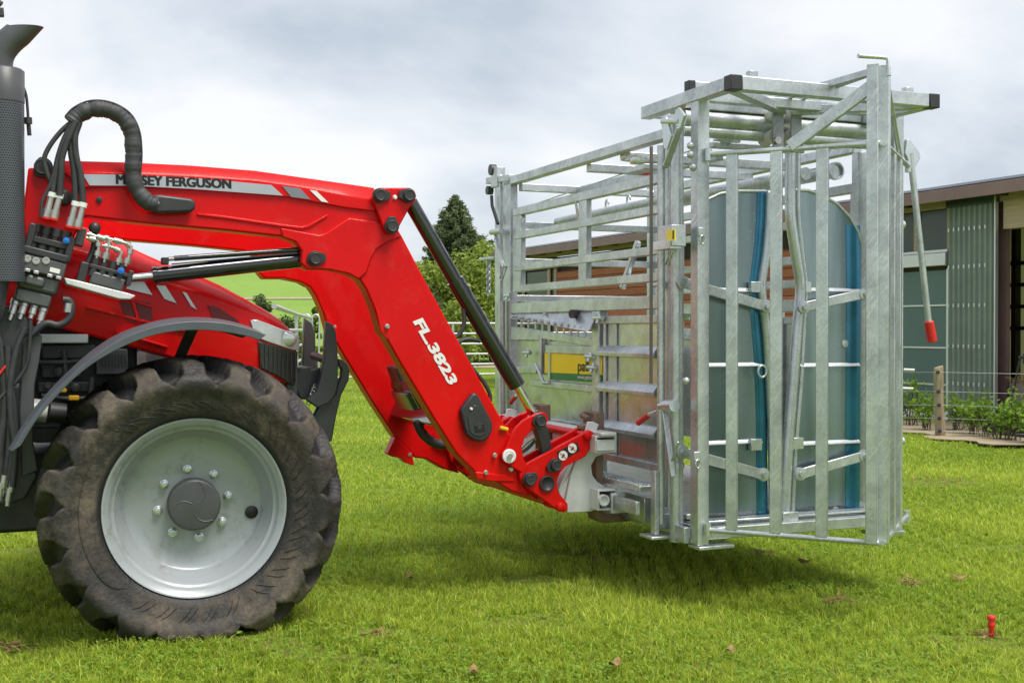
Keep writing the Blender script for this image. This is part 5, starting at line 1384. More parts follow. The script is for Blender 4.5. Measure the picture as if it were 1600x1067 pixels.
# lever with the red grip on the right
lx = -.16
p, q, r_ = T.Y(1422, 240, lx), T.Y(1451, 502, lx), T.Y(1457, 534, lx)
lev = ctube([p, q], .017, 'hand_lever', 'galv', n=16); build(G().tube([q, r_], .026, 18), 'lever_grip', M['red_grip'], lev, .004)
g = G(); g.polyY(PY([(1415, 218), (1420, 219), (1435, 240), (1436, 247), (1428, 262), (1419, 255), (1412, 240)], lx), lx - .012, lx + .012); build(g, 'lever_bracket', M['zinc'], crush, .003)
for u, v in ((1412, 690), (1412, 350)):
    c = T.Y(u, v, YB); build(G().tube([(XR + .0, YB + .04, c[2]), (XR + .03, YB + .04, c[2])], .022, 14), 'side_knob', M['zinc'], crush)
# ================================================================== TERRAIN
def hgt(x, y):
    d = np.clip((y - 55) / 120.0, 0, 1); d = d * d * (3 - 2 * d)
    return 9.3 * d + 0.00045 * np.clip(-x, 0, 200) * d * 30 + 0.0
def gridmesh(xs, ys, zf, name, mat):
    X, Yv = np.meshgrid(xs, ys, indexing='ij'); Z = zf(X, Yv)
    n, m = len(xs), len(ys)
    V = np.stack([X, Yv, Z], -1).reshape(-1, 3)
    i, j = np.meshgrid(np.arange(n - 1), np.arange(m - 1), indexing='ij')
    Fq = np.stack([i * m + j, (i + 1) * m + j, (i + 1) * m + j + 1, i * m + j + 1], -1).reshape(-1, 4)
    me = bpy.data.meshes.new(name); me.from_pydata(V.tolist(), [], Fq.tolist()); me.update()
    me.polygons.foreach_set('use_smooth', np.ones(len(Fq), bool))
    me.materials.append(mat); o = bpy.data.objects.new(name, me); COL.objects.link(o); return o
def bumps(X, Y):
    wx_, wy_ = T.world((0, .18, 0))[:2]
    return 0.042 * np.exp(-(((X - wx_) ** 2 + (Y - wy_) ** 2) / .30) ** 2) + 0.018 * np.sin(X * 2.1 + 0.5 * np.sin(Y * 1.7)) * np.sin(Y * 1.9 + 1.1) + 0.010 * np.sin(X * 5.3 + Y * 2.2)
ys = np.concatenate([np.linspace(-40, 3, 10), np.linspace(3.3, 16, 90), np.linspace(16.5, 45, 40)])
xs = np.concatenate([np.linspace(-60, -9, 14), np.linspace(-8.8, 11, 120), np.linspace(12, 60, 14)])
finish(gridmesh(xs, ys, lambda X, Y: bumps(X, Y) * ((Y < 40) & (Y > 3)), 'ground', M['ground']), kind='structure')
ys2 = np.concatenate([np.linspace(45, 60, 6), np.linspace(62, 300, 60), np.linspace(320, 1800, 12)])
xs2 = np.linspace(-700, 700, 70)
finish(gridmesh(xs2, ys2, hgt, 'hill', M['hill']), kind='structure')
def strip(pts, w, name, mat, zoff):
    g = G(); L = []; R_ = []
    for i, (x, y) in enumerate(pts):
        d = Vector((pts[min(i + 1, len(pts) - 1)][0] - pts[max(i - 1, 0)][0], pts[min(i + 1, len(pts) - 1)][1] - pts[max(i - 1, 0)][1], 0)).normalized()
        n = Vector((-d.y, d.x, 0)) * w / 2
        for s_, q in ((1, L), (-1, R_)):
            xx, yy = x + n.x * s_, y + n.y * s_
            q.append((xx, yy, float(hgt(np.float64(xx), np.float64(yy))) + zoff))
    g.loft([[a, b_] for a, b_ in zip(L, R_)], False, False, False)
    o = build(g, name, mat); finish(o, kind='structure'); return o
strip([(-60 + 6 * k, 100 + 1.6 * k + 2 * sin(k * .5)) for k in range(20)], 1.7, 'farm_track', M['dirt'], 0.07)
strip([(-16 + 2 * k, 43.2 + .2 * sin(k)) for k in range(14)], 3.0, 'dirt_strip', M['dirt'], 0.012)

# ================================================================== BARN
barn = thing('barn', 'long barn with brown eaves board, red-brown planks and green corrugated sheet, behind the crush', 'barn', (0, 0, 0), B)
def BX(u, v, y=0.0): return B.Y(u, v, y)
EZ = 3.3; EO = -0.5
def wall_x(u): return BX(u, 560)[0]
xl, xr = wall_x(803), wall_x(1600) + 14
# roof, fascia, panels
sl = 0.07; dp = 7.9
rf = build(G().loft([[(x, EO + .04, EZ + .002), (x, dp, EZ + sl * (dp - EO)), (x, dp, EZ + sl * (dp - EO) + .06), (x, EO + .04, EZ + .075)] for x in (xl - .4, xr)]), 'roof', M['dark_in'], barn)
build(G().box((xl - .45, EO, EZ - .11), (xr, EO + .035, EZ + .06)), 'fascia', M['fascia'], barn, .006)
sw = 1.72; k = 0; x = xl - .3
while x < xr - sw:
    x1_ = x + sw - .035
    for r_ in range(8):
        y0_, y1_ = EO + .10 + r_ * 1.02, EO + .10 + r_ * 1.02 + 1.0
        zz = lambda y: EZ + .085 + sl * (y - EO)
        if x1_ > wall_x(790):
            build(G().loft([[(xx, y0_, zz(y0_)), (xx, y1_, zz(y1_)), (xx, y1_, zz(y1_) + .035), (xx, y0_, zz(y0_) + .035)] for xx in (x, x1_)]), 'solar_panel', M['solar'], rf)
    x += sw
zt_ = EZ - .13
def wpan(u0, u1, z0, z1, y, th, name, mat, bevel=0, par=None):
    a, b_ = sorted((wall_x(u0), wall_x(u1)))
    return build(G().box((a, y, z0), (b_, y + th, z1)), name, M[mat], par or barn, bevel)
def zb(u, v): return BX(u, v)[2]
# soffit beam and dark band under the eaves
build(G().box((xl, -.02, EZ - .15), (xr, .10, EZ - .02)), 'wall_plate', M['timber'], barn, .01)
k = 0; xx = xl
while xx < xr:
    build(G().box((xx, EO + .04, EZ - .03 - .05), (xx + .08, .3, EZ - .012)), 'rafter', M['dark_in'], barn); xx += 0.9
# far section seen through the crush: windows then planks
wz0, wz1 = zb(845, 472), EZ - .17
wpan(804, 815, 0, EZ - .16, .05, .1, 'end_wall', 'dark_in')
for u0, u1 in ((820, 856), (860, 867)):
    wpan(u0, u1, 1.05, zb(845, 424), .04, .02, 'window_pane', 'dark_pane')
for u in (817.5, 857.5, 868):
    a = wall_x(u); build(G().box((a - .06, -.015, .9), (a + .06, .03, zb(845, 422))), 'window_frame', M['timber'], barn, .006)
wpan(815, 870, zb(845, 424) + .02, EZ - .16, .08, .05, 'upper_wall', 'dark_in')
wpan(815, 870, 0.0, 1.04, .04, .05, 'lower_wall', 'plank')
z = 0.5; ph = 0.162
while z < zb(900, 422):
    o_ = wpan(870, 1392, z, min(z + ph - .012, zb(900, 422) + .01), 0 + (.004 if int(z * 50) % 2 else 0), .03, 'plank', 'plank', .006); z += ph
wpan(868, 1393, .0, zb(900, 424), .034, .04, 'backing_wall', 'plank')
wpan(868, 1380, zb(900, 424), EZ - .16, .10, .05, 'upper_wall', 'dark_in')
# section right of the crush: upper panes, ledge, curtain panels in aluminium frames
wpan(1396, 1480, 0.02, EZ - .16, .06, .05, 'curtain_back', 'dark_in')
z_l1, z_l0 = zb(1450, 392), zb(1450, 417)
for u0, u1 in ((1396, 1428), (1434, 1481)):
    wpan(u0, u1, z_l1 + .01, EZ - .16, .03, .012, 'upper_pane', 'dark_pane')
for u in (1431, 1483): 
    a = wall_x(u); build(G().box((a - .035, -.02, z_l1), (a + .035, .045, EZ - .16)), 'pane_post', M['timber'], barn, .005)
wpan(1396, 1484, z_l0, z_l1 - .05, -.10, .14, 'ledge_box', 'alu', .008)
wpan(1396, 1484, z_l1 - .045, z_l1, -.06, .09, 'ledge_cap', 'alu', .005)
zs_ = [zb(1450, 422), zb(1450, 477.5), zb(1450, 543), zb(1450, 600), 0.15]
for a, b_ in zip(zs_[1:], zs_[:-1]):
    wpan(1396, 1479, a + .015, b_ - .015, .02, .02, 'curtain_panel', 'green_panel')
for z in zs_[1:-1]: wpan(1396, 1479, z - .014, z + .014, .0, .045, 'frame_bar', 'alu', .003)
wpan(1479.5, 1485, 0.1, zb(1480, 420), -.02, .07, 'frame_post', 'alu', .004)
wpan(1396, 1484, 0.02, .14, -.03, .08, 'kick_strip', 'white', .004)
# corrugated translucent sheet
a, b_ = wall_x(1486), wall_x(1560); zc_ = zb(1520, 322); n = 9
pts = []
for i in range(n * 8 + 1):
    t = i / (n * 8); ph_ = (t * n) % 1.0
    d = 0 if ph_ < .30 or ph_ > .80 else (.035 if .40 < ph_ < .70 else .035 * (min(ph_ - .30, .80 - ph_) / .10))
    pts.append((a + (b_ - a) * t, -.06 + d))
g = G(); g.loft([[(p[0], p[1], z) for p in pts] + [(p[0], p[1] + .006, z) for p in reversed(pts)] for z in (.06, zc_)], False)
cor = build(g, 'corrugated_sheet', M['corr'], barn)
for v in (357, 416, 477, 541, 600):
    z = zb(1520, v)
    for i in range(8):
        build(G().box((a + (b_ - a) * (i + .12) / n - .012, -.072, z - .026), (a + (b_ - a) * (i + .12) / n + .012, -.058, z + .026)), 'fixing', M['alu'], cor)
build(G().box((a - .03, -.09, zc_ + .002), (b_ + .03, -.02, zc_ + .24)), 'sheet_header', M['dark_pane'], barn, .004)
build(G().box((b_ + .005, -.10, .05), (b_ + .03, -.04, zc_ + .2)), 'corner_trim', M['alu'], barn, .004)
build(G().box((a, .15, .02), (b_, .22, EZ - .2)), 'backing_wall', M['fascia'], barn)
# open feed bay
bz0_, bz1_ = zb(1580, 357), zb(1580, 310)
b2 = xr
build(G().box((b_ + .07, .0, bz0_ + .0), (b2, .14, bz1_ + .04)), 'bay_beam', M['timber'], barn, .01)
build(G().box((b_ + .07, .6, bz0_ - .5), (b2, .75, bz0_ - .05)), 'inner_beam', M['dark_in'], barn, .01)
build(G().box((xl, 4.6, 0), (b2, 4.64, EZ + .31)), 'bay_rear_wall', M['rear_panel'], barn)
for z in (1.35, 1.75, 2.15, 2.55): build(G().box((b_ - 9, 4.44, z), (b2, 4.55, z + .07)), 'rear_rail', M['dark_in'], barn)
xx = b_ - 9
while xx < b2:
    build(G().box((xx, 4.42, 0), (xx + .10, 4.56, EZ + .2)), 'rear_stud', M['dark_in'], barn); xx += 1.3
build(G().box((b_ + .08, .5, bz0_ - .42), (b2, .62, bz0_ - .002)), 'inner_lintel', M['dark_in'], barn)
build(G().box((xl, .05, 0), (xl + .1, 4.6, EZ)), 'end_wall', M['plank'], barn)
for u in (1569, 1591, 1622, 1660):
    x_ = wall_x(u); build(G().box((x_ - .035, .5, 0), (x_ + .035, .60, EZ)), 'bay_post', M['fascia'], barn, .008)
build(G().box((b_ + .07, .12, 0), (b2, .35, .62)), 'trough_wall', M['concrete'], barn, .02)
g = G()
for i in range(700):
    x_ = b_ + .1 + rng.random() * 5; y_ = .10 + rng.random() * .3; a_ = rng.random() * pi; l_ = .08 + .1 * rng.random(); z_ = .62 + .12 * rng.random()
    g.bar((x_ - l_ * cos(a_), y_ - l_ * sin(a_) * .4, z_), (x_ + l_ * cos(a_), y_ + l_ * sin(a_) * .4, z_ + .04 * rng.normal()), .008, .008)
o_ = build(g, 'straw_heap', M['straw'], barn); o_['kind'] = 'stuff'
fz0, fz1 = zb(1580, 585), zb(1580, 541)
ff = build(G().box((b_ + .07, .42, fz1 - .03), (b2, .46, fz1 + .01)), 'feed_fence', M['rail_white'], barn, .006)
build(G().box((b_ + .07, .42, fz0 - .08), (b2, .46, fz0 - .04)), 'fence_rail', M['rail_white'], ff, .006)
x_ = b_ + .1; k = 0
while x_ < b_ + 6.0:
    build(G().bar((x_, .44, fz0 - .06), (x_ + (.05 if k % 2 else 0), .44, fz1 - .02), .035, .035), 'fence_bar', M['rail_white'], ff); x_ += .115; k += 1

# ---- mower parked at the trough
mw = thing('lawn_mower', 'black mower with a teal side and upright handle beside the trough, at the right edge', 'mower', B.Y(1592, 646, -1.1)[:2] + (0,), B)
mb = BASE[mw.name]
build(G().loft([[(mb[0] - .28 + s_, mb[1] - .2, .10 + a), (mb[0] + .30 - s_, mb[1] - .2, .10 + a), (mb[0] + .30 - s_, mb[1] + .22, .10 + a), (mb[0] - .28 + s_, mb[1] + .22, .10 + a)] for s_, a in ((0, 0), (0, .16), (.1, .26), (.16, .28))]), 'deck', M['black_plastic'], mw, .02)
build(G().box((mb[0] + .02, mb[1] - .225, .22), (mb[0] + .3, mb[1] - .19, .34)), 'teal_cover', M['teal'], mw, .012)
build(G().box((mb[0] - .1, mb[1] - .1, .36), (mb[0] + .2, mb[1] + .15, .45)), 'motor_cover', M['black_plastic'], mw, .03)
for x_, y_ in ((-.24, -.23), (.26, -.23), (-.24, .23), (.26, .23)):
    build(G().lathe([(.10, -.025), (.10, .025), (.05, .03), (.0005, .03)], (mb[0] + x_, mb[1] + y_, .10), 'y', 20), 'wheel', M['black_plastic'], mw, .006)
for s_ in (-.15, .15): build(G().tube([(mb[0] + .0, mb[1] + s_, .40), (mb[0] + .10, mb[1] + s_, .8), (mb[0] + .16, mb[1] + s_, 1.02)], .014, 8), 'handle_tube', M['black_plastic'], mw)
build(G().tube([(mb[0] + .16, mb[1] - .17, 1.02), (mb[0] + .16, mb[1] + .17, 1.02)], .02, 10), 'handle_bar', M['black_plastic'], mw)
build(G().box((mb[0] + .1, mb[1] - .06, .93), (mb[0] + .2, mb[1] + .06, 1.06)), 'battery', M['black_plastic'], mw, .015)

# ---- electric fence: wooden post, insulators, wires
pb0 = WF.Z(1469, 684, 0)
post = thing('fence_post', 'weathered wooden fence post with five black insulators, right of the crush', 'fence post', (pb0[0], pb0[1], 0), WF)
pz = lambda v: WF.Y(1467, v, pb0[1])[2]
h_ = pz(573)
pr_ = [(.066, -.05), (.064, .1), (.06, .4), (.061, .7), (.058, h_ - .01), (.052, h_), (.0005, h_ + .006)]
g = G(); g.lathe(pr_, (pb0[0], pb0[1], 0), 'z', 18)
g.v = [(p[0] - .10 * p[2] * .35 + .006 * sin(p[2] * 9), p[1], p[2] + (.02 * (p[0] - pb0[0]) / .06 if p[2] > h_ - .05 else 0)) for p in g.v]
build(g, 'wooden_stake', M['old_wood'], post)
insz = [pz(v) for v in (581, 611, 632, 652.5, 672)]
for z in insz:
    c = (pb0[0] - .035 * z - .030, pb0[1] - .062, z)
    build(G().lathe([(.012, .01), (.022, -.002), (.024, -.012), (.014, -.018), (.022, -.026), (.018, -.04), (.0005, -.042)], c, 'y', 14), 'insulator', M['black_plastic'], post)
for i, z in enumerate(insz):
    x_ = pb0[0] - .035 * z - .03; y_ = pb0[1] - .085
    for (ex, ey) in ((7.0, -3.2), (-1.6, 1.2)):
        build(G().tube([(x_, y_, z), (x_ + ex * .5, y_ + ey * .5, z - .03), (x_ + ex, y_ + ey, z - .02)], .0022, 5), 'fence_wire', M['rail_white'], post)
post2 = None
for (u, v) in ((1418, 578), (1416, 607)):
    p = WF.Y(u, v, pb0[1] + .8); build(G().tube([(p[0] - .05, p[1], p[2] + .005), (p[0] + .08, p[1] - .04, p[2])], .018, 10), 'wire_tensioner', M['white'], post)
# gravel bed along the barn
gx0, gx1 = wall_x(1470), wall_x(1600) + 6
gp = [B.world((gx0 + (gx1 - gx0) * k / 40, -2.1 - .35 * sin(k * .9) * sin(k * .37 + 1) - .25 * rng.random(), 0)) for k in range(41)] + [B.world(p) for p in ((gx1, -.05, 0), (gx0, -.05, 0))]
g = G(); g.polyZ([(p[0], p[1]) for p in gp], .022, .034); finish(build(g, 'gravel_bed', M['dirt']), kind='structure')
# ================================================================== FIELD FENCE OF GALVANISED HURDLES
def hurdle(a, b_, hz, lab, mids=True):
    a = Vector((a[0], a[1], 0)); b_ = Vector((b_[0], b_[1], 0)); m_ = (a + b_) / 2
    t = thing('field_hurdle', lab, 'hurdle', (m_.x, m_.y, 0), WF, 'galvanised hurdles in the field fence')
    for k in range(6):
        z = hz * (.22 + .78 * k / 5); build(G().tube([(a.x, a.y, z), (b_.x, b_.y, z)], .024 if k < 5 else .030, 8), 'rail', M['rail_white'], t)
    for q in ((a, b_, m_) if mids else (b_,)): build(G().tube([(q.x, q.y, 0), (q.x, q.y, hz)], .028, 8), 'upright', M['rail_white'], t)
    return t
fp = [(-2.45, 12.2), (-3.35, 18.4), (-4.15, 24.4)]
hl = ['galvanised hurdle right behind the red hood, nearest of the fence', 'galvanised hurdle running up to the pipe hoops behind the headlight']
for i in range(2): hurdle(fp[i], fp[i + 1], 1.60, hl[i], False)
gw = thing('gateway_hoops', 'two narrow pale pipe hoops in the fence line behind the linkage arms', 'gateway', (-4.25, 25.0, 0), WF)
for x_ in (-4.33, -4.14):
    build(G().tube([(x_ - .075, 25.0, 0), (x_ - .075, 25.0, 1.58)] + [(x_ - .075 * cos(pi * k / 8), 25.0, 1.58 + .10 * sin(pi * k / 8)) for k in range(1, 8)] + [(x_ + .075, 25.0, 1.58), (x_ + .05, 25.0, 0)], .02, 8), 'pipe_hoop', M['rail_white'], gw)
fq = [(-4.0, 25.2), (-2.35, 26.6), (-.35, 27.6), (1.5, 28.6), (3.6, 29.6)]
hl2 = ['galvanised hurdle between the pipe hoops and the red loader arm', 'galvanised hurdle showing between the loader arm and the black cylinder', 'galvanised hurdle behind the crush, left end beside the black cylinder', 'galvanised hurdle far behind the walled side of the crush']
for i in range(4): hurdle(fq[i], fq[i + 1], 1.5, hl2[i])

# ================================================================== TREES AND SHRUBS
def leaf_mesh(P, N, size, tone, aspect=1.6):
    """leaf-sized quads at P, facing N, one tone each"""
    n = len(P)
    a = rng.normal(size=(n, 3)); a -= (a * N).sum(1)[:, None] * N; a /= np.linalg.norm(a, axis=1)[:, None] + 1e-9
    b = np.cross(N, a)
    s = size[:, None] if hasattr(size, '__len__') else size
    V = np.stack([P - a * s * aspect / 2, P + b * s / 2, P + a * s * aspect / 2, P - b * s / 2], 1).reshape(-1, 3)
    return V, np.repeat(tone, 4)
def mesh_quads(V, tone, name, mat, parent):
    b = BASE[parent.name]; V = V - np.array(b)
    n = len(V) // 4
    me = bpy.data.meshes.new(name); me.vertices.add(len(V)); me.vertices.foreach_set('co', V.astype(np.float32).ravel())
    me.loops.add(n * 4); me.loops.foreach_set('vertex_index', np.arange(n * 4, dtype=np.int32))
    me.polygons.add(n); me.polygons.foreach_set('loop_start', (np.arange(n) * 4).astype(np.int32)); me.update()
    at = me.attributes.new('tone', 'FLOAT', 'POINT'); at.data.foreach_set('value', np.clip(tone, 0, 1).astype(np.float32))
    me.materials.append(mat); o = bpy.data.objects.new(name, me); COL.objects.link(o); o.parent = parent; BASE[o.name] = b
    return o
def unit(n):
    v = rng.normal(size=(n, 3)); return v / np.linalg.norm(v, axis=1)[:, None]
def shrub(x, y, w, h, label, mat, name='shrub', cat='shrub', n=5000, leaf=.09, group=None, trunk=True, z0=0.0, shape='round', clumps=26):
    t = thing(name, label, cat, (x, y, z0), WF, group)
    cs = []
    for k in range(clumps):
        a = rng.random() * 2 * pi; zz = rng.random() ** .8
        if shape == 'cone': r = w / 2 * (1 - zz) * .85 * sqrt(rng.random()) + .03
        else: r = w / 2 * .75 * sqrt(rng.random()) * (1 - .55 * max(0, zz - .4))
        cs.append((x + r * cos(a), y + r * sin(a), z0 + h * (.10 + .84 * zz), w * (.16 + .10 * rng.random()) * (1 - .45 * zz if shape == 'cone' else 1), rng.random()))
    cs = np.array(cs); idx = rng.integers(0, clumps, n)
    d = unit(n) * (rng.random(n) ** .4)[:, None]
    P = cs[idx, :3] + d * cs[idx, 3][:, None] * np.array([1, 1, .9])
    P[:, 2] = np.maximum(P[:, 2], z0 + .02)
    N = unit(n) + d * .8 + np.array([0, 0, .5]); N /= np.linalg.norm(N, axis=1)[:, None]
    tone = .25 + .45 * cs[idx, 4] + rng.normal(0, .18, n)
    V, tn = leaf_mesh(P, N, leaf * (.6 + .8 * rng.random(n)), tone)
    mesh_quads(V, tn, 'crown', mat, t)
    if trunk:
        g = G()
        for k in range(5):
            c = cs[k]; g.tube([(x + .03 * (k - 2), y, z0), ((x + c[0]) / 2, (y + c[1]) / 2, z0 + (c[2] - z0) * .55), tuple(c[:3])], [.035 * max(.3, w / 2), .022 * max(.3, w / 2), .01], 6)
        build(g, 'trunk', M['bark'], t)
    return t
def conifer(x, y, h, w, label, z0=0.0):
    t = thing('conifer_tree', label, 'tree', (x, y, z0), WF)
    build(G().tube([(x, y, z0 - .2), (x, y, z0 + h * .5), (x, y, z0 + h * .97)], [.16, .10, .015], 8), 'trunk', M['bark'], t)
    Ps = []; Ns = []; Ts = []; br = G()
    lv = 34
    for i in range(lv):
        f = i / (lv - 1); z = z0 + h * (.10 + .88 * f); R_ = w / 2 * (1 - f) ** .92 * (.8 + .4 * rng.random()) + .10
        nb = int(12 - 6 * f)
        for k in range(nb):
            a = 2 * pi * (k + rng.random() * .7) / nb; L = R_ * (.65 + .5 * rng.random()); tn = .2 + .6 * rng.random()
            n = int(70 + 150 * L); s_ = rng.random(n) ** .75
            droop = -.28 * L * s_ ** 1.3 + .22 * L * s_ ** 3
            Px = x + cos(a) * L * s_ + rng.normal(0, .05 + .09 * (1 - s_) * L, n); Py = y + sin(a) * L * s_ + rng.normal(0, .05 + .09 * (1 - s_) * L, n)
            Pz = z + droop + rng.normal(0, .06, n)
            Ps.append(np.stack([Px, Py, Pz], -1)); Ns.append(unit(n) + np.array([0, 0, .6])); Ts.append(tn + .15 * rng.normal(size=n) + .25 * (s_ - .5))
            if L > .4: br.tube([(x, y, z), (x + cos(a) * L * .5, y + sin(a) * L * .5, z - .12 * L), (x + cos(a) * L * .95, y + sin(a) * L * .95, z - .10 * L)], [.025, .015, .005], 4)
    P = np.concatenate(Ps); N = np.concatenate(Ns); N /= np.linalg.norm(N, axis=1)[:, None]; tn = np.concatenate(Ts)
    V, tt = leaf_mesh(P, N, (.040 + .03 * rng.random(len(P))), tn, 3.6)
    mesh_quads(V, tt, 'crown', M['conifer'], t); build(br, 'branches', M['bark'], t)
    return t
def at(u, Y): return (u - 800) / F * Y
conifer(at(711, 50), 50, 7.0, 8.4, 'tall dark conifer tree behind the black tilt cylinder')
shrub(at(688, 46), 46, 3.4, 3.9, 'pale green bush at the foot of the dark conifer, left of the cylinder', M['shrub'], n=6500, leaf=.11, clumps=40)
shrub(at(744, 45), 45, 2.9, 4.6, 'tall light green bush between the black cylinder and the crush', M['shrub'], n=6000, leaf=.11, clumps=40)
shrub(at(768, 48), 48, 2.2, 4.8, 'yellow-green bush just left of the rear posts of the crush', M['shrub'], n=5000, leaf=.11, clumps=34)
shrub(at(716, 41), 41, 2.2, 2.2, 'low leafy bush behind the fence, between loader arm and cylinder', M['shrub'], n=4000, leaf=.09)
shrub(at(660, 44), 44, 2.0, 2.8, 'grey-green bush half hidden by the loader arm', M['dim'], n=3600, leaf=.09)
shrub(at(524, 36), 36, .72, 2.3, 'small cone-shaped thuja left of the loader arm', M['thuja'], 'thuja', 'conifer shrub', 3000, .05, None, True, 0, 'cone', 30)
shrub(at(492, 37), 37, .62, 2.15, 'smaller cone-shaped thuja behind the linkage arm', M['thuja'], 'thuja', 'conifer shrub', 2600, .05, None, True, 0, 'cone', 28)
shrub(at(548, 38), 38, .9, 1.8, 'low dark thuja hard against the red loader arm', M['thuja'], 'thuja', 'conifer shrub', 2400, .05, None, True, 0, 'cone', 26)
shrub(at(411, 62), 62, 1.3, 3.2, 'small dark round tree on the meadow above the hood', M['dim'], 'small_tree', 'tree', 3000, .08)
shrub(at(446, 34), 34, 1.3, 1.75, 'low green bush behind the fence above the headlight', M['dim'], n=2400, leaf=.06)
shrub(at(472, 35), 35, .8, 1.55, 'small leafy bush next to the fence gateway', M['shrub'], n=1800, leaf=.06)
for i, (u, v, w, hh, lab) in enumerate([(1424, 668, .55, .62, 'fresh green hedge plant close to the cage bars, left of the fence post'), (1446, 676, .42, .45, 'low hedge plant between the crush and the wooden post'), (1497, 676, .5, .52, 'hedge plant just right of the wooden fence post'),
        (1520, 682, .45, .42, 'sparse hedge plant in front of the corrugated sheet'), (1540, 686, .5, .52, 'hedge plant at the right edge of the corrugated sheet'), (1564, 690, .42, .42, 'small hedge plant before the trough wall'), (1583, 692, .5, .60, 'tall hedge plant in front of the mower'), (1606, 696, .5, .5, 'hedge plant cut by the right edge of the picture')]):
    p = WF.Z(u, v, 0); t = thing('hedge_plant', lab, 'hedge plant', (p[0], p[1], 0), WF, 'young hedge plants along the barn')
    n = 210; ns = 11; g = G(); tips = []
    for k in range(ns):
        a = rng.random() * 2 * pi; sp = w * .5 * rng.random(); bx_ = p[0] + rng.normal(0, .05); by_ = p[1] + rng.normal(0, .05); tp_ = (p[0] + sp * cos(a), p[1] + sp * sin(a), hh * (.7 + .35 * rng.random()))
        g.tube([(bx_, by_, -.02), ((bx_ + tp_[0]) / 2, (by_ + tp_[1]) / 2, tp_[2] * .5), tp_], [.006, .005, .002], 5); tips.append(((bx_, by_, 0), tp_))
    build(g, 'stems', M['bark'], t)
    idx = rng.integers(0, ns, n); s_ = .40 + .66 * rng.random(n) ** .8
    A0 = np.array([q[0] for q in tips])[idx]; A1 = np.array([q[1] for q in tips])[idx]
    P = A0 + (A1 - A0) * s_[:, None] + rng.normal(0, .045, (n, 3)); N = unit(n) + np.array([0, 0, .6]); N /= np.linalg.norm(N, axis=1)[:, None]
    V, tn = leaf_mesh(P, N, .028 + .018 * rng.random(n), .5 + .25 * rng.normal(size=n), 1.9); mesh_quads(V, tn, 'leaves', M['fresh'], t)

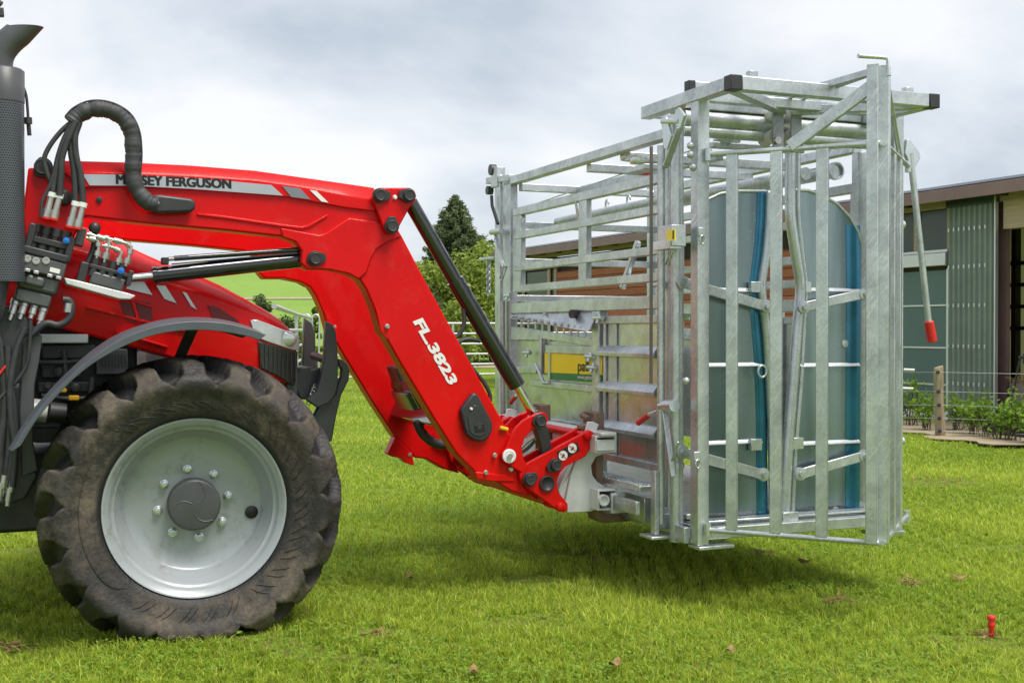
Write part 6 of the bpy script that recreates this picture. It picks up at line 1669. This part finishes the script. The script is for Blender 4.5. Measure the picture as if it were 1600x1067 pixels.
# ================================================================== GRASS
pg = WF.Z(1549, 1001, 0)
def grass(n, ymin, ymax, pw, name):
    u = rng.random(n); p1 = 1 - pw
    Yv = (ymin ** p1 + u * (ymax ** p1 - ymin ** p1)) ** (1 / p1)
    Xv = (rng.random(n) * 2 - 1) * (Yv * .47 + .75)
    # tufts: pull the blades together, and vary the height in patches
    k = rng.random(n) < .55
    cell = .11
    cx = (np.floor(Xv / cell) + .5 + .35 * np.sin(np.floor(Yv / cell) * 12.9)) * cell; cy = (np.floor(Yv / cell) + .5 + .35 * np.sin(np.floor(Xv / cell) * 7.7)) * cell
    Xv = np.where(k, cx + (Xv - cx) * .45, Xv); Yv = np.where(k, cy + (Yv - cy) * .45, Yv)
    patch = .5 + .25 * np.sin(Xv * 1.9 + 1.3 * np.sin(Yv * 1.1)) + .25 * np.sin(Yv * 2.3 + 1.7 * np.sin(Xv * 1.4 + 2)) 
    tuft = .5 + .5 * np.sin(np.floor(Xv / cell) * 91.7 + np.floor(Yv / cell) * 47.3)
    z0 = bumps(Xv, Yv) - .004
    hh = (.020 + .022 * patch + .026 * tuft * rng.random(n)) * (.6 + .7 * rng.random(n))
    bare = ((Xv - pg[0]) ** 2 + (Yv - pg[1] + .03) ** 2 < .008) | (np.sin(Xv * 3.1 + 2.0 * np.sin(Yv * 2.7)) * np.sin(Yv * 3.7 + Xv) > .80); hh = np.where(bare, hh * .45, hh)
    for (su, sv, sr) in ((592, 998, .10), (1462, 757, .30), (1190, 868, .07), (20, 1018, .09), (880, 980, .05), (1310, 945, .05), (1418, 915, .05), (700, 1010, .06), (1080, 1045, .06)):
        sp_ = WF.Z(su, sv, 0); dd = np.sqrt(((Xv - sp_[0]) / 1.5) ** 2 + (Yv - sp_[1]) ** 2) / sr
        hh = np.where(dd < 1 + .3 * rng.normal(size=n), hh * .32, hh)
        bare = bare | (dd < .9)
    w = (.0032 + .0022 * rng.random(n)) * np.maximum(1, Yv / 6.5)
    az = rng.random(n) * 2 * pi; lean = np.abs(rng.normal(.65, .4, n)) * hh; laz = rng.random(n) * 2 * pi
    ux, uy = np.cos(az) * w / 2, np.sin(az) * w / 2; lx_, ly_ = np.cos(laz) * lean, np.sin(laz) * lean
    V = np.zeros((n, 5, 3))
    V[:, 0] = np.stack([Xv - ux, Yv - uy, z0], -1); V[:, 1] = np.stack([Xv + ux, Yv + uy, z0], -1)
    V[:, 2] = np.stack([Xv + ux * .8 + lx_ * .35, Yv + uy * .8 + ly_ * .35, z0 + hh * .6], -1); V[:, 3] = np.stack([Xv - ux * .8 + lx_ * .35, Yv - uy * .8 + ly_ * .35, z0 + hh * .6], -1)
    V[:, 4] = np.stack([Xv + lx_, Yv + ly_, z0 + hh * (1 - .12 * (lean / hh) ** 2).clip(.3, 1)], -1)
    c0 = np.array([.10, .17, .012]); c1 = np.array([.50, .63, .060]); c2 = np.array([.74, .80, .17]); c3 = np.array([.38, .32, .14])
    tt = np.clip(.62 * rng.random(n) + .33 * patch + .22 * tuft - .10, 0, 1)[:, None]
    col = c0 + (c1 - c0) * np.clip(tt * 1.5, 0, 1); col = col + (c2 - col) * np.clip((tt - .55) * 1.8, 0, 1)
    dry = rng.random(n) < (.025 + .35 * bare); col[dry] = c3
    yl = rng.random(n) < .10; col[yl] = col[yl] * .4 + np.array([.68, .68, .20]) * .6
    C = np.repeat(np.concatenate([col, np.ones((n, 1))], 1)[:, None, :], 5, 1).reshape(-1, 4)
    me = bpy.data.meshes.new(name); me.vertices.add(n * 5); me.vertices.foreach_set('co', V.astype(np.float32).ravel())
    b = np.arange(n)[:, None] * 5
    loops = np.concatenate([b + np.array([[0, 1, 2, 3]]), b + np.array([[3, 2, 4]])], 1).astype(np.int32).ravel()
    ls = (np.arange(n)[:, None] * 7 + np.array([[0, 4]])).astype(np.int32).ravel()
    me.loops.add(n * 7); me.loops.foreach_set('vertex_index', loops); me.polygons.add(n * 2); me.polygons.foreach_set('loop_start', ls); me.update()
    at_ = me.attributes.new('tone', 'FLOAT_COLOR', 'POINT'); at_.data.foreach_set('color', C.astype(np.float32).ravel())
    me.materials.append(M['blade']); o = bpy.data.objects.new(name, me); COL.objects.link(o)
    finish(o, kind='stuff'); return o
grass(480000, 4.0, 14.0, 1.7, 'lawn_grass')
grass(130000, 14.0, 36.0, 1.5, 'meadow_grass')

def clover(n, ncl):
    cx = rng.random(ncl); cyv = 4.3 * (14 / 4.3) ** rng.random(ncl); cxv = (cx * 2 - 1) * (cyv * .45)
    idx = rng.integers(0, ncl, n); rad = .10 + .16 * rng.random(ncl)
    P = np.stack([cxv[idx] + rng.normal(0, 1, n) * rad[idx], cyv[idx] + rng.normal(0, 1, n) * rad[idx], .012 + .03 * rng.random(n)], -1)
    P[:, 2] += bumps(P[:, 0], P[:, 1])
    N = unit(n) * .45 + np.array([0, 0, 1.0]); N /= np.linalg.norm(N, axis=1)[:, None]
    V, tn = leaf_mesh(P, N, .011 + .010 * rng.random(n), .35 + .3 * rng.random(n), 1.15)
    t_ = bpy.data.objects.new('tmp', None); BASE['tmp'] = (0, 0, 0); t_.name = 'tmp'
    o = mesh_quads(V, tn, 'clover', M['fresh'], t_); o.parent = None; bpy.data.objects.remove(t_); finish(o, kind='stuff')
clover(16000, 70)
# ---- small things lying in the grass
tool = thing('screwdriver', 'red handled screwdriver stuck upright in the grass at lower right', 'screwdriver', (pg[0], pg[1], 0), WF)
pz2 = lambda v: WF.Y(1550, v, pg[1])[2]
zt2, zb2 = pz2(961), pz2(994)
L = zt2 - zb2
build(G().lathe([(.010, 0), (.012, L * .08), (.011, L * .35), (.016, L * .52), (.0165, L * .60), (.012, L * .68), (.017, L * .82), (.018, L * .95), (.013, L), (.0005, L)], (pg[0], pg[1], zb2), 'z', 16), 'handle', M['red_grip'], tool)
build(G().tube([(pg[0], pg[1], -.03), (pg[0], pg[1], zb2 + .002)], .005, 8), 'blade', M['chrome'], tool)
for i, (u, v, lab) in enumerate([(1418, 915, 'withered straw tuft in the grass right of the head cage'), (1310, 945, 'brown withered tuft in the grass below the head cage'), (1190, 868, 'dry brown clump just under the bottom rod of the cage'), (592, 998, 'bare brown clump of old grass right of the tyre'),
        (1540, 1000, 'dry yellowed leaves at the foot of the red screwdriver'), (1470, 755, 'flat patch of dry grass right of the crush'), (20, 1018, 'small brown leaf litter at the lower left edge')]):
    p = WF.Z(u, v, 0); t = thing('dry_tuft', lab, 'dry tuft', (p[0], p[1], 0), WF, 'withered tufts in the grass'); g = G()
    m_ = 30 if i != 5 else 110; sp = .035 if i != 5 else .22
    for k in range(m_):
        x_, y_ = p[0] + rng.normal(0, sp), p[1] + rng.normal(0, sp * .8); a = rng.random() * 2 * pi; l_ = .02 + .03 * rng.random(); z_ = .015 + .025 * rng.random()
        g.bar((x_, y_, z_), (x_ + l_ * cos(a), y_ + l_ * sin(a), z_ + .008 * rng.normal()), .005 + .006 * rng.random(), .0015)
    o_ = build(g, 'withered_blades', M['withered'], t); o_['kind'] = 'stuff'

# a few fallen leaves
for (u, v, lab) in ((740, 1052, 'single yellow-brown fallen leaf at the bottom edge below the crush'), (1256, 880, 'small brown fallen leaf in the grass below the cage'), (1140, 1020, 'small fallen leaf on the open lawn'), (960, 1040, 'fallen leaf near the bottom edge right of the tyre'),
        (1500, 905, 'brown fallen leaf above the red screwdriver'), (640, 905, 'fallen leaf in the shade right of the tyre')):
    p = WF.Z(u, v, 0.03); a = rng.random() * 6.28; r_ = .026
    g = G(); ring = [(p[0] + r_ * (1.5 * cos(t) * cos(a) - .7 * sin(t) * sin(a)), p[1] + r_ * (1.5 * cos(t) * sin(a) + .7 * sin(t) * cos(a)), .045 + .012 * cos(2 * t)) for t in [2 * pi * k / 10 for k in range(10)]]
    g.loft([ring, [(q[0], q[1], q[2] + .002) for q in ring]])
    o_ = build(g, 'fallen_leaf', M['withered'], None, 0, (p[0], p[1], .04), WF); finish(o_, lab, 'leaf', 'fallen leaves on the lawn')
